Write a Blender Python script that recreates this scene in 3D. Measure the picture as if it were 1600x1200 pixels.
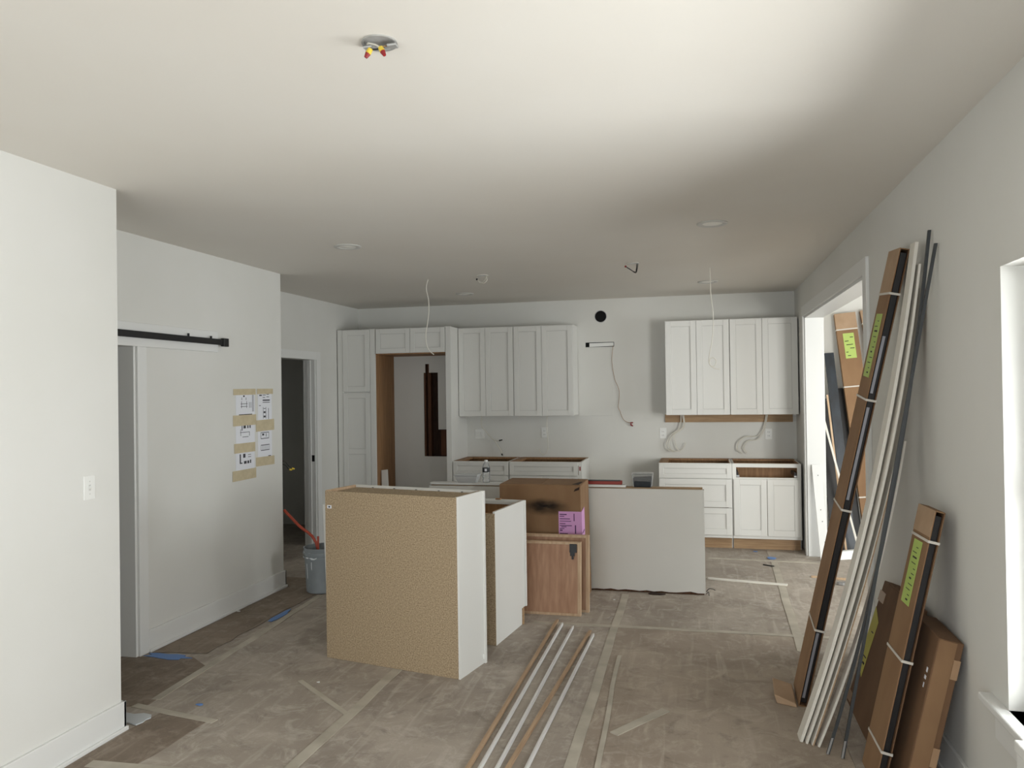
import bpy, bmesh, math, random
from mathutils import Vector, Matrix
random.seed(7)
for o in list(bpy.data.objects): bpy.data.objects.remove(o)
scene = bpy.context.scene
col = scene.collection

# ------------------------------------------------------------------ camera
F_PX = 1202.0                      # focal length in pixels of a 1600 x 1200 frame
EYE = Vector((0, 0, 1.69))
YAW, PITCH, ROLL = 0.238900167, 0.00834087453, -0.0140437948
fw = Vector((-math.sin(YAW)*math.cos(PITCH), math.cos(YAW)*math.cos(PITCH), math.sin(PITCH)))
r0 = Vector((math.cos(YAW), math.sin(YAW), 0)); u0 = r0.cross(fw)
rt = math.cos(ROLL)*r0 + math.sin(ROLL)*u0
up = -math.sin(ROLL)*r0 + math.cos(ROLL)*u0
cam_d = bpy.data.cameras.new('camera'); cam = bpy.data.objects.new('camera', cam_d); col.objects.link(cam)
cam_d.sensor_width = 36.0; cam_d.lens = F_PX/1600*36.0; cam_d.clip_start = 0.05; cam_d.clip_end = 100
M = Matrix((rt, up, -fw)).transposed().to_4x4(); M.translation = EYE
cam.matrix_world = M
scene.camera = cam

# ------------------------------------------------------------------ world, daylight, exposure
scene.view_settings.view_transform = 'Standard'
try: scene.view_settings.look = 'None'
except Exception: pass
scene.view_settings.gamma = 1.0
scene.view_settings.use_curve_mapping = False
scene.view_settings.exposure = -0.12
w = bpy.data.worlds.new('overcast_sky'); scene.world = w; w.use_nodes = True
bg = w.node_tree.nodes['Background']; bg.inputs[0].default_value = (0.86, 0.93, 1.0, 1); bg.inputs[1].default_value = 1.6

def daylight(name, loc, target, sx, sy, power, color=(1, .98, .95)):
    d = bpy.data.lights.new(name, 'AREA'); d.shape = 'RECTANGLE'; d.size = sx; d.size_y = sy
    d.energy = power; d.color = color
    o = bpy.data.objects.new(name, d); col.objects.link(o)
    o.location = loc
    o.rotation_euler = (Vector(target)-Vector(loc)).to_track_quat('-Z', 'Y').to_euler()
    return o
# daylight arriving at the four glazed openings (all outside the glass)
daylight('window_daylight', (1.75, 2.0, 1.15), (-1.2, 2.3, 1.75), 1.9, 1.5, 122, (.97, .985, 1.0))
daylight('rear_daylight', (-0.9, -2.6, 1.1), (-1.1, 3.0, 1.7), 2.9, 2.0, 118, (.96, .98, 1.0))
daylight('side_room_daylight', (2.7, 3.0, 1.5), (1.3, 8.2, 1.45), 1.15, 1.6, 148, (1, .98, .95))
daylight('side_room_right_daylight', (4.3, 6.3, 1.5), (1.0, 6.3, 1.0), 2.0, 1.6, 125, (.95, .98, 1.0))

# ------------------------------------------------------------------ placing helpers
def ray(x, y): return fw + rt*((x-800)/F_PX) - up*((y-600)/F_PX)
def onX(x, y, X): d = ray(x, y); return EYE + d*(X/d.x)
def onY(x, y, Y): d = ray(x, y); return EYE + d*(Y/d.y)
def onZ(x, y, z=0.0): d = ray(x, y); return EYE + d*((z-EYE.z)/d.z)

# ------------------------------------------------------------------ materials
def lin(c):
    return tuple(((v/255)/12.92 if v/255 <= .04045 else ((v/255+.055)/1.055)**2.4) for v in c) + (1,)
MATS = {}
def mat(name, rgb, rough=.6, rgb2=None, scale=8, stretch=(1, 1, 1), bump=0, bscale=None, detail=4, metal=0, coat=0, lo=.35, hi=.65):
    m = bpy.data.materials.new(name); m.use_nodes = True; nt = m.node_tree; N = nt.nodes; L = nt.links
    b = N['Principled BSDF']; b.inputs['Roughness'].default_value = rough; b.inputs['Metallic'].default_value = metal
    b.inputs['Base Color'].default_value = lin(rgb)
    if coat: b.inputs['Coat Weight'].default_value = coat
    if rgb2 or bump:
        tc = N.new('ShaderNodeTexCoord'); mp = N.new('ShaderNodeMapping'); mp.inputs['Scale'].default_value = stretch
        L.new(tc.outputs['Object'], mp.inputs[0])
    if rgb2:
        n = N.new('ShaderNodeTexNoise'); n.inputs['Scale'].default_value = scale; n.inputs['Detail'].default_value = detail
        L.new(mp.outputs[0], n.inputs['Vector'])
        r = N.new('ShaderNodeValToRGB'); r.color_ramp.elements[0].position = lo; r.color_ramp.elements[1].position = hi
        r.color_ramp.elements[0].color = lin(rgb); r.color_ramp.elements[1].color = lin(rgb2)
        L.new(n.outputs['Fac'], r.inputs[0]); L.new(r.outputs[0], b.inputs['Base Color'])
    if bump:
        n2 = N.new('ShaderNodeTexNoise'); n2.inputs['Scale'].default_value = bscale or scale*3; n2.inputs['Detail'].default_value = 3
        L.new(mp.outputs[0], n2.inputs['Vector'])
        bp = N.new('ShaderNodeBump'); bp.inputs['Strength'].default_value = bump; bp.inputs['Distance'].default_value = .003
        L.new(n2.outputs['Fac'], bp.inputs['Height']); L.new(bp.outputs[0], b.inputs['Normal'])
    MATS[name] = m
    return m
mat('wall_paint', (221, 220, 214), .75, (225, 224, 219), 1.3, bump=.05, bscale=160)
mat('ceiling_paint', (226, 221, 212), .85, (229, 225, 217), .8, bump=.04, bscale=120)
mat('trim_paint', (230, 230, 227), .45)
mat('cabinet_white', (226, 225, 220), .42)
mat('cabinet_edge', (206, 205, 200), .5)
mat('board_cream', (222, 217, 206), .5, (228, 224, 214), 3, (1, 1, .2))
mat('particleboard', (132, 112, 86), .8, (190, 169, 138), 140, bump=.15, bscale=220, detail=3, lo=.32, hi=.68)
mat('cabinet_wood', (142, 104, 68), .6, (166, 126, 86), 6, (9, 9, .6))
mat('toe_wood', (154, 124, 92), .65, (176, 146, 110), 8, (.6, 6, 9))
mat('plywood', (166, 124, 96), .6, (188, 148, 118), 5, (7, 7, .7), detail=6)
mat('pine', (190, 158, 126), .6, (208, 180, 148), 6, (8, 8, .6))
mat('stick_wood', (164, 136, 108), .6, (184, 156, 126), 8, (9, .5, 9))
mat('cardboard', (132, 100, 70), .8, (144, 112, 80), 6, (1, 1, .4), bump=.06, bscale=60)
mat('cardboard_dark', (106, 77, 53), .8, (117, 87, 61), 5, (1, 1, .5), bump=.08, bscale=40)
mat('cardboard_light', (166, 138, 110), .8, (178, 150, 122), 8)
mat('stud_wood', (74, 44, 26), .8, (98, 62, 38), 8, (8, 8, .6))
mat('sheathing_dark', (40, 24, 16), .9, (58, 36, 24), 9, (6, 6, 1))
mat('tape_masking', (196, 182, 150), .7, (206, 192, 160), 20)
mat('tape_floor', (166, 158, 143), .6, (192, 184, 169), 5, detail=6)
mat('tape_clear', (166, 134, 104), .3)
mat('tape_blue', (104, 140, 196), .6)
mat('paper', (232, 233, 238), .7)
mat('ink', (60, 60, 66), .8)
mat('black_steel', (16, 16, 18), .45)
mat('black_plastic', (20, 20, 22), .4)
mat('black_hole', (4, 4, 5), .95)
mat('rod_steel', (58, 61, 63), .5)
mat('steel_bright', (176, 176, 176), .35, metal=.6)
mat('foil_grey', (150, 150, 156), .4, metal=.3)
mat('film_black', (14, 9, 9), .5)
mat('blue_black_film', (22, 28, 35), .4, (38, 47, 57), 5, (3, 3, .8))
mat('strap_white', (208, 202, 192), .5)
mat('label_green', (176, 198, 104), .6)
mat('label_yellow', (196, 188, 84), .6)
mat('label_purple', (214, 158, 208), .6)
mat('label_ink', (48, 44, 40), .7)
mat('label_ink_purple', (84, 42, 92), .7)
mat('wire_white', (220, 216, 204), .5)
mat('wire_copper', (158, 124, 88), .5)
mat('wire_black', (30, 30, 30), .5)
mat('nut_yellow', (226, 196, 70), .5)
mat('nut_red', (140, 26, 30), .5)
mat('galvanised', (168, 168, 166), .4, (206, 206, 204), 14, metal=.5)
mat('plastic_white', (236, 236, 232), .35)
mat('lamp_lens', (240, 238, 230), .35)
mat('bucket_plastic', (138, 145, 148), .45, (150, 156, 159), 7)
mat('paint_smear', (228, 232, 234), .5)
mat('bar_red', (178, 74, 52), .5)
mat('level_red', (150, 46, 30), .5)
mat('soot', (52, 36, 28), .9)
mat('bottle_label', (34, 38, 40), .5)
mat('orange_print', (232, 128, 84), .6)
mat('daylight_pale', (196, 200, 202), .3)  # pale tone of the daylight patch painted onto the floor
mat('dark_fill', (16, 20, 26), .6, (30, 36, 44), 40)

def glassy(name, mixfac, tint):
    m = bpy.data.materials.new(name); m.use_nodes = True; nt = m.node_tree; N = nt.nodes; L = nt.links
    N.remove(N['Principled BSDF']); out = N['Material Output']
    t = N.new('ShaderNodeBsdfTransparent'); t.inputs[0].default_value = tint
    g = N.new('ShaderNodeBsdfGlossy'); g.inputs['Roughness'].default_value = .05
    mx = N.new('ShaderNodeMixShader'); lw = N.new('ShaderNodeLayerWeight'); lw.inputs[0].default_value = mixfac
    L.new(lw.outputs['Fresnel'], mx.inputs[0]); L.new(t.outputs[0], mx.inputs[1]); L.new(g.outputs[0], mx.inputs[2])
    L.new(mx.outputs[0], out.inputs[0]); MATS[name] = m
glassy('window_glass', .15, (.97, .98, .98, 1))
glassy('clear_plastic', .25, (.97, .975, .975, 1))
glassy('milky_plastic', .25, (.97, .975, .975, 1))
def milky(name, amt=.22):
    nt = MATS[name].node_tree; N = nt.nodes; L = nt.links; out = N['Material Output']; old = out.inputs[0].links[0].from_socket
    d = N.new('ShaderNodeBsdfDiffuse'); d.inputs[0].default_value = (.85, .86, .86, 1); mx = N.new('ShaderNodeMixShader'); mx.inputs[0].default_value = amt
    L.new(old, mx.inputs[1]); L.new(d.outputs[0], mx.inputs[2]); L.new(mx.outputs[0], out.inputs[0])
milky('clear_plastic', .16); milky('milky_plastic', .6)

def floor_paper(name, c1, c2, c3, off):
    m = bpy.data.materials.new(name); m.use_nodes = True; nt = m.node_tree; N = nt.nodes; L = nt.links
    b = N['Principled BSDF']; b.inputs['Roughness'].default_value = .78
    tc = N.new('ShaderNodeTexCoord'); mp = N.new('ShaderNodeMapping'); mp.inputs['Location'].default_value = off
    L.new(tc.outputs['Object'], mp.inputs[0])
    def noise(sc, det, vec, dist=0):
        n = N.new('ShaderNodeTexNoise'); n.inputs['Scale'].default_value = sc; n.inputs['Detail'].default_value = det
        n.inputs['Distortion'].default_value = dist
        L.new(vec, n.inputs['Vector']); return n
    def ramp(n, a, b_, ca, cb):
        r = N.new('ShaderNodeValToRGB'); r.color_ramp.elements[0].position = a; r.color_ramp.elements[1].position = b_
        r.color_ramp.elements[0].color = ca; r.color_ramp.elements[1].color = cb
        L.new(n.outputs['Fac'], r.inputs[0]); return r
    base = ramp(noise(1.6, 6, mp.outputs[0], .6), .34, .68, lin(c1), lin(c2))
    def over(prev, fac, colr):
        mx = N.new('ShaderNodeMix'); mx.data_type = 'RGBA'
        L.new(fac, mx.inputs['Factor']); L.new(prev, mx.inputs['A']); mx.inputs['B'].default_value = colr
        return mx.outputs['Result']
    cur = base.outputs[0]
    # dusty scuffs drawn out along two directions
    for rot, sx, colr, lo, hi, amt in ((.9, (9, .8, 1), c3, .56, .78, .55), (-.7, (7, .7, 1), c1, .55, .8, .5), (.2, (3, 3, 1), c3, .6, .85, .6)):
        mp2 = N.new('ShaderNodeMapping'); mp2.inputs['Rotation'].default_value = (0, 0, rot); mp2.inputs['Scale'].default_value = sx
        L.new(mp.outputs[0], mp2.inputs[0])
        r = ramp(noise(2.2, 7, mp2.outputs[0], .8), lo, hi, (0, 0, 0, 1), (amt, amt, amt, 1))
        cur = over(cur, r.outputs[0], lin(colr))
    mott = noise(7, 10, mp.outputs[0], 1.2); mott.inputs['Roughness'].default_value = .72
    cur = over(cur, ramp(mott, .50, .74, (0, 0, 0, 1), (.75, .75, .75, 1)).outputs[0], lin(c3))
    mott2 = noise(4.3, 10, mp.outputs[0], 1.6); mott2.inputs['Roughness'].default_value = .75
    cur = over(cur, ramp(mott2, .54, .72, (0, 0, 0, 1), (.6, .6, .6, 1)).outputs[0], lin(tuple(v*.72 for v in c1)))
    fine = ramp(noise(60, 3, mp.outputs[0]), .62, .8, (0, 0, 0, 1), (.35, .35, .35, 1))
    cur = over(cur, fine.outputs[0], lin(c3))
    L.new(cur, b.inputs['Base Color'])
    bp = N.new('ShaderNodeBump'); bp.inputs['Strength'].default_value = .25; bp.inputs['Distance'].default_value = .004
    nb = noise(5, 5, mp.outputs[0], .5); L.new(nb.outputs['Fac'], bp.inputs['Height']); L.new(bp.outputs[0], b.inputs['Normal'])
    MATS[name] = m
floor_paper('paper_floor_a', (148, 137, 125), (179, 168, 155), (204, 196, 185), (0, 0, 0))
floor_paper('paper_floor_b', (144, 133, 122), (175, 164, 151), (202, 193, 182), (3.3, 1.7, 0))
floor_paper('paper_floor_c', (148, 134, 120), (175, 161, 145), (197, 185, 170), (7.1, 4.2, 0))
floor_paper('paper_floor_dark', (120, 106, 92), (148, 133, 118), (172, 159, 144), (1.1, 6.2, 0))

# ------------------------------------------------------------------ mesh helpers
class MB:
    def __init__(s, mtx=None): s.v = []; s.f = []; s.m = mtx; s.smooth = False
    def add(s, vs, fs):
        n = len(s.v)
        for p in vs:
            p = Vector(p); s.v.append(s.m @ p if s.m else p)
        s.f += [tuple(i+n for i in q) for q in fs]
        return s
    def hexa(s, c):   # bottom ring 0-3, top ring 4-7
        return s.add(c, [(0, 3, 2, 1), (4, 5, 6, 7), (0, 1, 5, 4), (1, 2, 6, 5), (2, 3, 7, 6), (3, 0, 4, 7)])
    def box(s, x0, x1, y0, y1, z0, z1):
        return s.hexa([(x0, y0, z0), (x1, y0, z0), (x1, y1, z0), (x0, y1, z0), (x0, y0, z1), (x1, y0, z1), (x1, y1, z1), (x0, y1, z1)])
    def prism(s, pts, d):    # closed outline + extrude vector
        n = len(pts); d = Vector(d)
        vs = [Vector(p) for p in pts] + [Vector(p)+d for p in pts]
        fs = [tuple(range(n))[::-1], tuple(range(n, 2*n))] + [(i, (i+1) % n, n+(i+1) % n, n+i) for i in range(n)]
        return s.add(vs, fs)
    def tube(s, pts, r, n=8, r1=None, smooth=True, res=4):
        P = [Vector(p) for p in pts]
        if len(P) > 2 and res > 1:
            Q = []
            for i in range(len(P)-1):
                a = P[max(i-1, 0)]; b = P[i]; c = P[i+1]; d = P[min(i+2, len(P)-1)]
                for k in range(res):
                    t = k/res
                    Q.append(.5*((2*b)+(c-a)*t+(2*a-5*b+4*c-d)*t*t+(3*b-a-3*c+d)*t**3))
            Q.append(P[-1]); P = Q
        vs = []; fs = []; prev = None
        for i, p in enumerate(P):
            t = (P[min(i+1, len(P)-1)]-P[max(i-1, 0)]).normalized()
            if prev is None:
                q = Vector((0, 0, 1)) if abs(t.z) < .9 else Vector((1, 0, 0))
                u = t.cross(q).normalized()
            else:
                u = (prev - t*prev.dot(t)).normalized()
            prev = u; v = t.cross(u)
            rr = r if r1 is None else r+(r1-r)*i/(len(P)-1)
            for k in range(n):
                a = 2*math.pi*k/n; vs.append(p+u*math.cos(a)*rr+v*math.sin(a)*rr)
        for i in range(len(P)-1):
            for k in range(n):
                fs.append((i*n+k, i*n+(k+1) % n, (i+1)*n+(k+1) % n, (i+1)*n+k))
        fs.append(tuple(range(n))[::-1]); fs.append(tuple(range((len(P)-1)*n, len(P)*n)))
        s.smooth = s.smooth or smooth
        return s.add(vs, fs)
    def lathe(s, prof, c, n=32, axis='z'):   # prof: (radius, height) list
        vs = []; fs = []; c = Vector(c)
        for r, h in prof:
            for k in range(n):
                a = 2*math.pi*k/n
                if axis == 'z': vs.append(c+Vector((r*math.cos(a), r*math.sin(a), h)))
                else: vs.append(c+Vector((r*math.cos(a), h, r*math.sin(a))))
        for i in range(len(prof)-1):
            for k in range(n):
                fs.append((i*n+k, i*n+(k+1) % n, (i+1)*n+(k+1) % n, (i+1)*n+k))
        s.smooth = True
        return s.add(vs, fs)
    def disc(s, c, r, axis='z', n=32):
        c = Vector(c); vs = []
        for k in range(n):
            a = 2*math.pi*k/n
            vs.append(c+(Vector((r*math.cos(a), r*math.sin(a), 0)) if axis == 'z' else Vector((r*math.cos(a), 0, r*math.sin(a)))))
        return s.add(vs, [tuple(range(n))])

ROOT = {}
def thing(name, label, cat, loc=(0, 0, 0), rotz=0, group=None):
    o = bpy.data.objects.new(name, None); col.objects.link(o); o.empty_display_size = .1
    o.location = loc; o.rotation_euler = (0, 0, rotz); o['label'] = label; o['category'] = cat
    if group: o['group'] = group
    return o
def obj(name, mb, m, parent=None, bevel=0, local=False):
    me = bpy.data.meshes.new(name)
    off = Vector((0, 0, 0)); org = None
    if parent is None:
        lo = [min(v[i] for v in mb.v) for i in range(3)]; hi = [max(v[i] for v in mb.v) for i in range(3)]
        org = Vector(((lo[0]+hi[0])/2, (lo[1]+hi[1])/2, lo[2])); off = org
    elif not local:
        p = parent
        while p is not None: off = off + Vector(p.location); p = p.parent
    me.from_pydata([tuple(Vector(v)-off) for v in mb.v], [], mb.f)
    bm = bmesh.new(); bm.from_mesh(me); bmesh.ops.recalc_face_normals(bm, faces=bm.faces); bm.to_mesh(me); bm.free()
    if mb.smooth:
        for p in me.polygons: p.use_smooth = True
        try: me.set_sharp_from_angle(angle=math.radians(40))
        except Exception: pass
    me.materials.append(MATS[m])
    o = bpy.data.objects.new(name, me); col.objects.link(o)
    if parent is not None: o.parent = parent
    else: o.location = org
    if bevel:
        b = o.modifiers.new('edge', 'BEVEL'); b.width = bevel; b.segments = 2; b.limit_method = 'ANGLE'; b.angle_limit = math.radians(35)
    return o
def tag(o, label, cat, group=None):
    o['label'] = label; o['category'] = cat
    if group: o['group'] = group
    return o
def struct(name, mb, m, label, cat, bevel=0):
    o = obj(name, mb, m, None, bevel); o['kind'] = 'structure'; o['label'] = label; o['category'] = cat
    return o

# ================================================================== THE SETTING
ZC = 2.74
XR, X1, X2, X3 = 1.03, -2.866, -3.557, -4.16
YB = 8.95
struct('floor', MB().box(-5.6, 4.0, -2.2, 9.3, -.15, -.003), 'paper_floor_b', 'wide floor under the brown protection paper', 'floor')
struct('ceiling', MB().box(-5.6, 4.0, -2.2, 9.3, ZC, ZC+.15), 'ceiling_paint', 'flat painted ceiling over the whole kitchen', 'ceiling')

# right wall: window hole and wide cased opening
WY0, WY1, WZ0, WZ1 = 1.22, 3.02, .55, 2.10
OY0, OY1, OZ = 5.25, 8.15, 2.39
b = MB()
b.box(XR, 1.2, -2.2, WY0, 0, ZC).box(XR, 1.2, WY0, WY1, 0, WZ0).box(XR, 1.2, WY0, WY1, WZ1, ZC)
b.box(XR, 1.2, WY1, OY0, 0, ZC).box(XR, 1.2, OY0, OY1, OZ, ZC).box(XR, 1.2, OY1, YB+.2, 0, ZC)
struct('wall_right', b, 'wall_paint', 'right wall with the window and the wide cased opening', 'wall')

# back wall: a drywall skin with an L shaped cut-out in the refrigerator alcove
hx0, hx1, hx2 = -3.30, -3.115, -2.76
hz0, hz1, hz2 = .894, 1.224, 1.922
Y0, Y1 = YB, YB+.014
b = MB()
b.box(-4.3, hx0, Y0, Y1, 0, ZC).box(hx2, XR+.02, Y0, Y1, 0, ZC)
b.box(hx0, hx2, Y0, Y1, 0, hz0).box(hx1, hx2, Y0, Y1, hz1, hz2)
b.box(hx0, -3.279, Y0, Y1, hz2, 2.03).box(-3.229, hx2, Y0, Y1, hz2, 2.03).box(hx0, hx2, Y0, Y1, 2.03, ZC)
wb = struct('wall_back', b, 'wall_paint', 'back kitchen wall behind the white cabinets', 'wall')
obj('stud', MB().box(hx0-.02, hx0+.022, Y1, Y1+.085, 0, ZC), 'stud_wood', wb)
obj('stud', MB().box(-3.255, -3.215, Y1+.01, Y1+.085, 0, ZC), 'stud_wood', wb)
obj('blocking', MB().box(-3.10, -2.78, Y1+.03, Y1+.085, .9, 1.215), 'stud_wood', wb)
obj('sheathing', MB().box(-4.3, XR+.02, Y1+.086, Y1+.12, 0, ZC), 'sheathing_dark', wb)

# left walls step back twice
b = MB().box(X1-.13, X1, -2.2, 3.32, 0, ZC).box(-5.5, X1-.13, 3.19, 3.32, 0, ZC)
struct('wall_left_near', b, 'wall_paint', 'bright near left wall carrying the light switch', 'wall')
b = MB().box(X2-.14, X2, 3.32, 4.27, 2.01, ZC).box(X2-.14, X2, 4.27, 6.07, 0, ZC).box(-5.5, X2-.14, 5.94, 6.07, 0, ZC)
struct('wall_left_middle', b, 'wall_paint', 'middle left wall carrying the black rail and taped drawings', 'wall')
D0, D1, DZ = 6.93, 7.82, 2.06
b = MB().box(X3-.14, X3, 6.07, D0, 0, ZC).box(X3-.14, X3, D1, YB, 0, ZC).box(X3-.14, X3, D0, D1, DZ, ZC)
struct('wall_left_far', b, 'wall_paint', 'far left wall with the dark doorway beside the pantry', 'wall')
struct('wall_outer_left', MB().box(-5.62, -5.5, -2.2, 9.3, 0, ZC), 'wall_paint', 'outer wall seen through the dark doorway', 'wall')
b = MB().box(-5.5, X3-.14, 9.0, 9.15, 0, ZC)
struct('wall_side_hall', b, 'wall_paint', 'end wall of the dark room behind the doorway', 'wall')
# wall behind the camera with a wide glazed door
b = MB().box(-5.5, -2.35, -2.3, -2.2, 0, ZC).box(.55, 1.2, -2.3, -2.2, 0, ZC).box(-2.35, .55, -2.3, -2.2, 2.15, ZC).box(-2.35, .55, -2.3, -2.2, 0, .08)
struct('wall_rear', b, 'wall_paint', 'wall behind the viewer with a wide glazed door', 'wall')
# side room beyond the cased opening
struct('wall_side_room_back', MB().box(1.2, 3.95, 9.05, 9.2, 0, ZC), 'wall_paint', 'bright wall of the side room behind the leaning cartons', 'wall')
struct('wall_side_room_right', MB().box(3.8, 3.95, 3.3, 5.3, 0, ZC).box(3.8, 3.95, 7.3, 9.05, 0, ZC).box(3.8, 3.95, 5.3, 7.3, 0, .6).box(3.8, 3.95, 5.3, 7.3, 2.3, ZC), 'wall_paint', 'far right wall of the side room', 'wall')
b = MB().box(1.2, 2.05, 3.3, 3.42, 0, ZC).box(3.4, 3.8, 3.3, 3.42, 0, ZC).box(2.05, 3.4, 3.3, 3.42, 0, .55).box(2.05, 3.4, 3.3, 3.42, 2.3, ZC)
struct('wall_side_room_front', b, 'wall_paint', 'side room wall holding its big window', 'wall')

# windows
def window(name, axis, c, a0, a1, z0, z1, label, d=.06, mull=True):
    def bx(u0, u1, zz0, zz1, t0, t1):
        return (t0, t1, u0, u1, zz0, zz1) if axis == 'x' else (u0, u1, t0, t1, zz0, zz1)
    e = bpy.data.objects.new(name, None); col.objects.link(e)
    e.location = (c, (a0+a1)/2, z0) if axis == 'x' else ((a0+a1)/2, c, z0)
    e['kind'] = 'structure'; e['label'] = label; e['category'] = 'window'
    f = .05; m = MB()
    m.box(*bx(a0, a0+f, z0, z1, c, c+d)); m.box(*bx(a1-f, a1, z0, z1, c, c+d)); m.box(*bx(a0+f, a1-f, z0, z0+f, c, c+d)); m.box(*bx(a0+f, a1-f, z1-f, z1, c, c+d))
    obj('window_frame', m, 'trim_paint', e, .003)
    if mull:
        am = (a0+a1)/2; zm = (z0+z1)/2
        obj('mullion', MB().box(*bx(am-.03, am+.03, z0+f, z1-f, c+.005, c+d-.005)), 'trim_paint', e, .002)
        obj('meeting_rail', MB().box(*bx(a0+f, am-.03, zm-.02, zm+.02, c+.01, c+d-.01)), 'trim_paint', e, .002)
        obj('meeting_rail', MB().box(*bx(am+.03, a1-f, zm-.02, zm+.02, c+.01, c+d-.01)), 'trim_paint', e, .002)
    obj('pane', MB().box(*bx(a0+f*.8, a1-f*.8, z0+f*.8, z1-f*.8, c+d*.45, c+d*.45+.004)), 'window_glass', e)
    return e
w1 = window('window_1', 'x', 1.118, WY0, WY1, WZ0, WZ1, 'white framed window in the right wall with deep plaster reveal')
obj('window_sill', MB().box(.985, 1.118, 1.05, 3.19, .522, .55), 'trim_paint', w1, .006)
obj('apron', MB().box(1.012, 1.03, 1.12, 3.10, .42, .522), 'trim_paint', w1, .003)
window('window_2', 'y', -2.28, -2.35, .55, .08, 2.15, 'wide glazed door behind the viewer')
window('window_3', 'y', 3.33, 2.05, 3.4, .55, 2.3, 'big window of the side room')
window('window_4', 'x', 3.85, 5.3, 7.3, .6, 2.3, 'window in the far right wall of the side room')

# trim and baseboards
def base_run(name, boxes, label):
    m = MB()
    for q in boxes: m.box(*q)
    return struct(name, m, 'trim_paint', label, 'baseboard', .003)
base_run('baseboard_left_near', [(X1, X1+.016, -2.1, 3.338, 0, .145), (X1+.016, X1+.03, -2.1, 3.338, 0, .02), (X1-.13, X1+.016, 3.32, 3.338, 0, .145)], 'white baseboard along the bright near left wall')
base_run('baseboard_left_middle', [(X2, X2+.016, 4.36, 6.088, 0, .145), (X2+.016, X2+.03, 4.36, 6.088, 0, .02), (X2-.4, X2+.016, 6.07, 6.088, 0, .145)], 'white baseboard under the taped drawings')
base_run('baseboard_right', [(XR-.016, XR, -2.1, 5.14, 0, .145), (XR-.03, XR-.016, -2.1, 5.14, 0, .02)], 'white baseboard behind the leaning cartons on the right wall')
base_run('baseboard_left_far', [(X3, X3+.016, 7.915, 8.33, 0, .145), (X3, X3+.016, 6.09, 6.84, 0, .145)], 'white baseboard between doorway and pantry cabinet')
m = MB().box(XR-.02, XR, 5.14, 5.25, 0, 2.49).box(XR-.02, XR, 8.15, 8.25, 0, 2.49).box(XR-.02, XR, 5.25, 8.15, OZ, 2.49)
t1 = struct('trim_1', m, 'trim_paint', 'white casing around the wide opening to the side room', 'trim', .003)
obj('jamb', MB().box(XR-.002, 1.205, OY1-.02, OY1, 0, OZ-.02), 'trim_paint', t1, .002)
obj('jamb', MB().box(XR-.002, 1.205, OY0, OY0+.02, 0, OZ-.02), 'trim_paint', t1, .002)
obj('head_jamb', MB().box(XR-.002, 1.205, OY0, OY1, OZ-.02, OZ), 'trim_paint', t1, .002)
m = MB().box(X2, X2+.017, 4.275, 4.36, 0, 2.01)
t2 = struct('trim_2', m, 'trim_paint', 'white casing beside the hall opening under the black rail', 'trim', .003)
obj('jamb', MB().box(X2-.145, X2+.002, 4.255, 4.272, 0, 2.01), 'trim_paint', t2, .002)
obj('header_board', MB().box(X2, X2+.019, 3.33, 5.135, 2.01, 2.165), 'trim_paint', t2, .003)
m = MB().box(X3, X3+.018, D1, D1+.09, 0, 2.15).box(X3, X3+.018, D0-.09, D0, 0, 2.15).box(X3, X3+.018, D0, D1, DZ, 2.15)
t3 = struct('trim_3', m, 'trim_paint', 'white casing around the dark doorway', 'trim', .003)
obj('jamb', MB().box(X3-.14, X3, D1-.018, D1, 0, DZ), 'trim_paint', t3)
obj('jamb', MB().box(X3-.14, X3, D0, D0+.018, 0, DZ), 'trim_paint', t3)
obj('door_stop', MB().box(X3-.09, X3-.05, D1-.03, D1-.018, 0, DZ), 'trim_paint', t3)
obj('strike_plate', MB().box(X3-.044, X3-.012, D1-.021, D1-.0175, .93, 1.0), 'black_steel', t3)

# island half wall, bare drywall on the near side
px0, px1 = -2.343, .023
m = MB().box(px0+.012, px1-.012, 6.475, 6.57, 0, .845)
iw = struct('wall_island', m, 'stud_wood', 'low unfinished half wall of the island', 'wall')
rag = []
n = 40
for i in range(n+1):
    x = px0+(px1-px0)*i/n; rag.append((x, 6.46, .012+(random.random()*.016 if x > -.9 else 0)))
obj('drywall_sheet', MB().prism([(px0, 6.46, .857)]+rag+[(px1, 6.46, .857)], (0, .014, 0)), 'wall_paint', iw)
obj('drywall_sheet', MB().box(px1-.012, px1, 6.475, 6.58, .012, .85), 'wall_paint', iw)
obj('drywall_sheet', MB().box(px0, px0+.012, 6.475, 6.58, .012, .85), 'wall_paint', iw)
obj('top_plate', MB().box(px0+.012, px1-.012, 6.488, 6.57, .845, .866), 'toe_wood', iw)

# ================================================================== FLOOR PAPER
def sheet(x0, x1, y0, y1, m, label, z0=-.003, z1=0.0):
    return tag(obj('floor_paper', MB().box(x0, x1, y0, y1, z0, z1), m), label, 'floor paper', 'sheets of brown floor protection paper')
sheet(-3.10, -1.812, -2.1, 5.50, 'paper_floor_a', 'scuffed brown floor paper in front of the particleboard cabinet back')
sheet(-1.810, -.602, -2.1, 5.50, 'paper_floor_b', 'brown floor paper beneath the five loose sticks')
sheet(-.600, .644, -2.1, 5.50, 'paper_floor_c', 'brown floor paper between the sticks and the leaning trim boards')
sheet(.646, 1.010, -2.1, 5.50, 'paper_floor_b', 'narrow brown floor paper along the right wall under leaning cartons')
sheet(-3.10, -1.812, 5.502, 8.9, 'paper_floor_b', 'brown floor paper around the grey bucket toward the pantry')
sheet(-1.810, -.602, 5.502, 8.9, 'paper_floor_a', 'brown floor paper under crate panels and tall carton')
sheet(-.600, .644, 5.502, 8.9, 'paper_floor_a', 'brown floor paper around the end of the island half wall')
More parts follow.
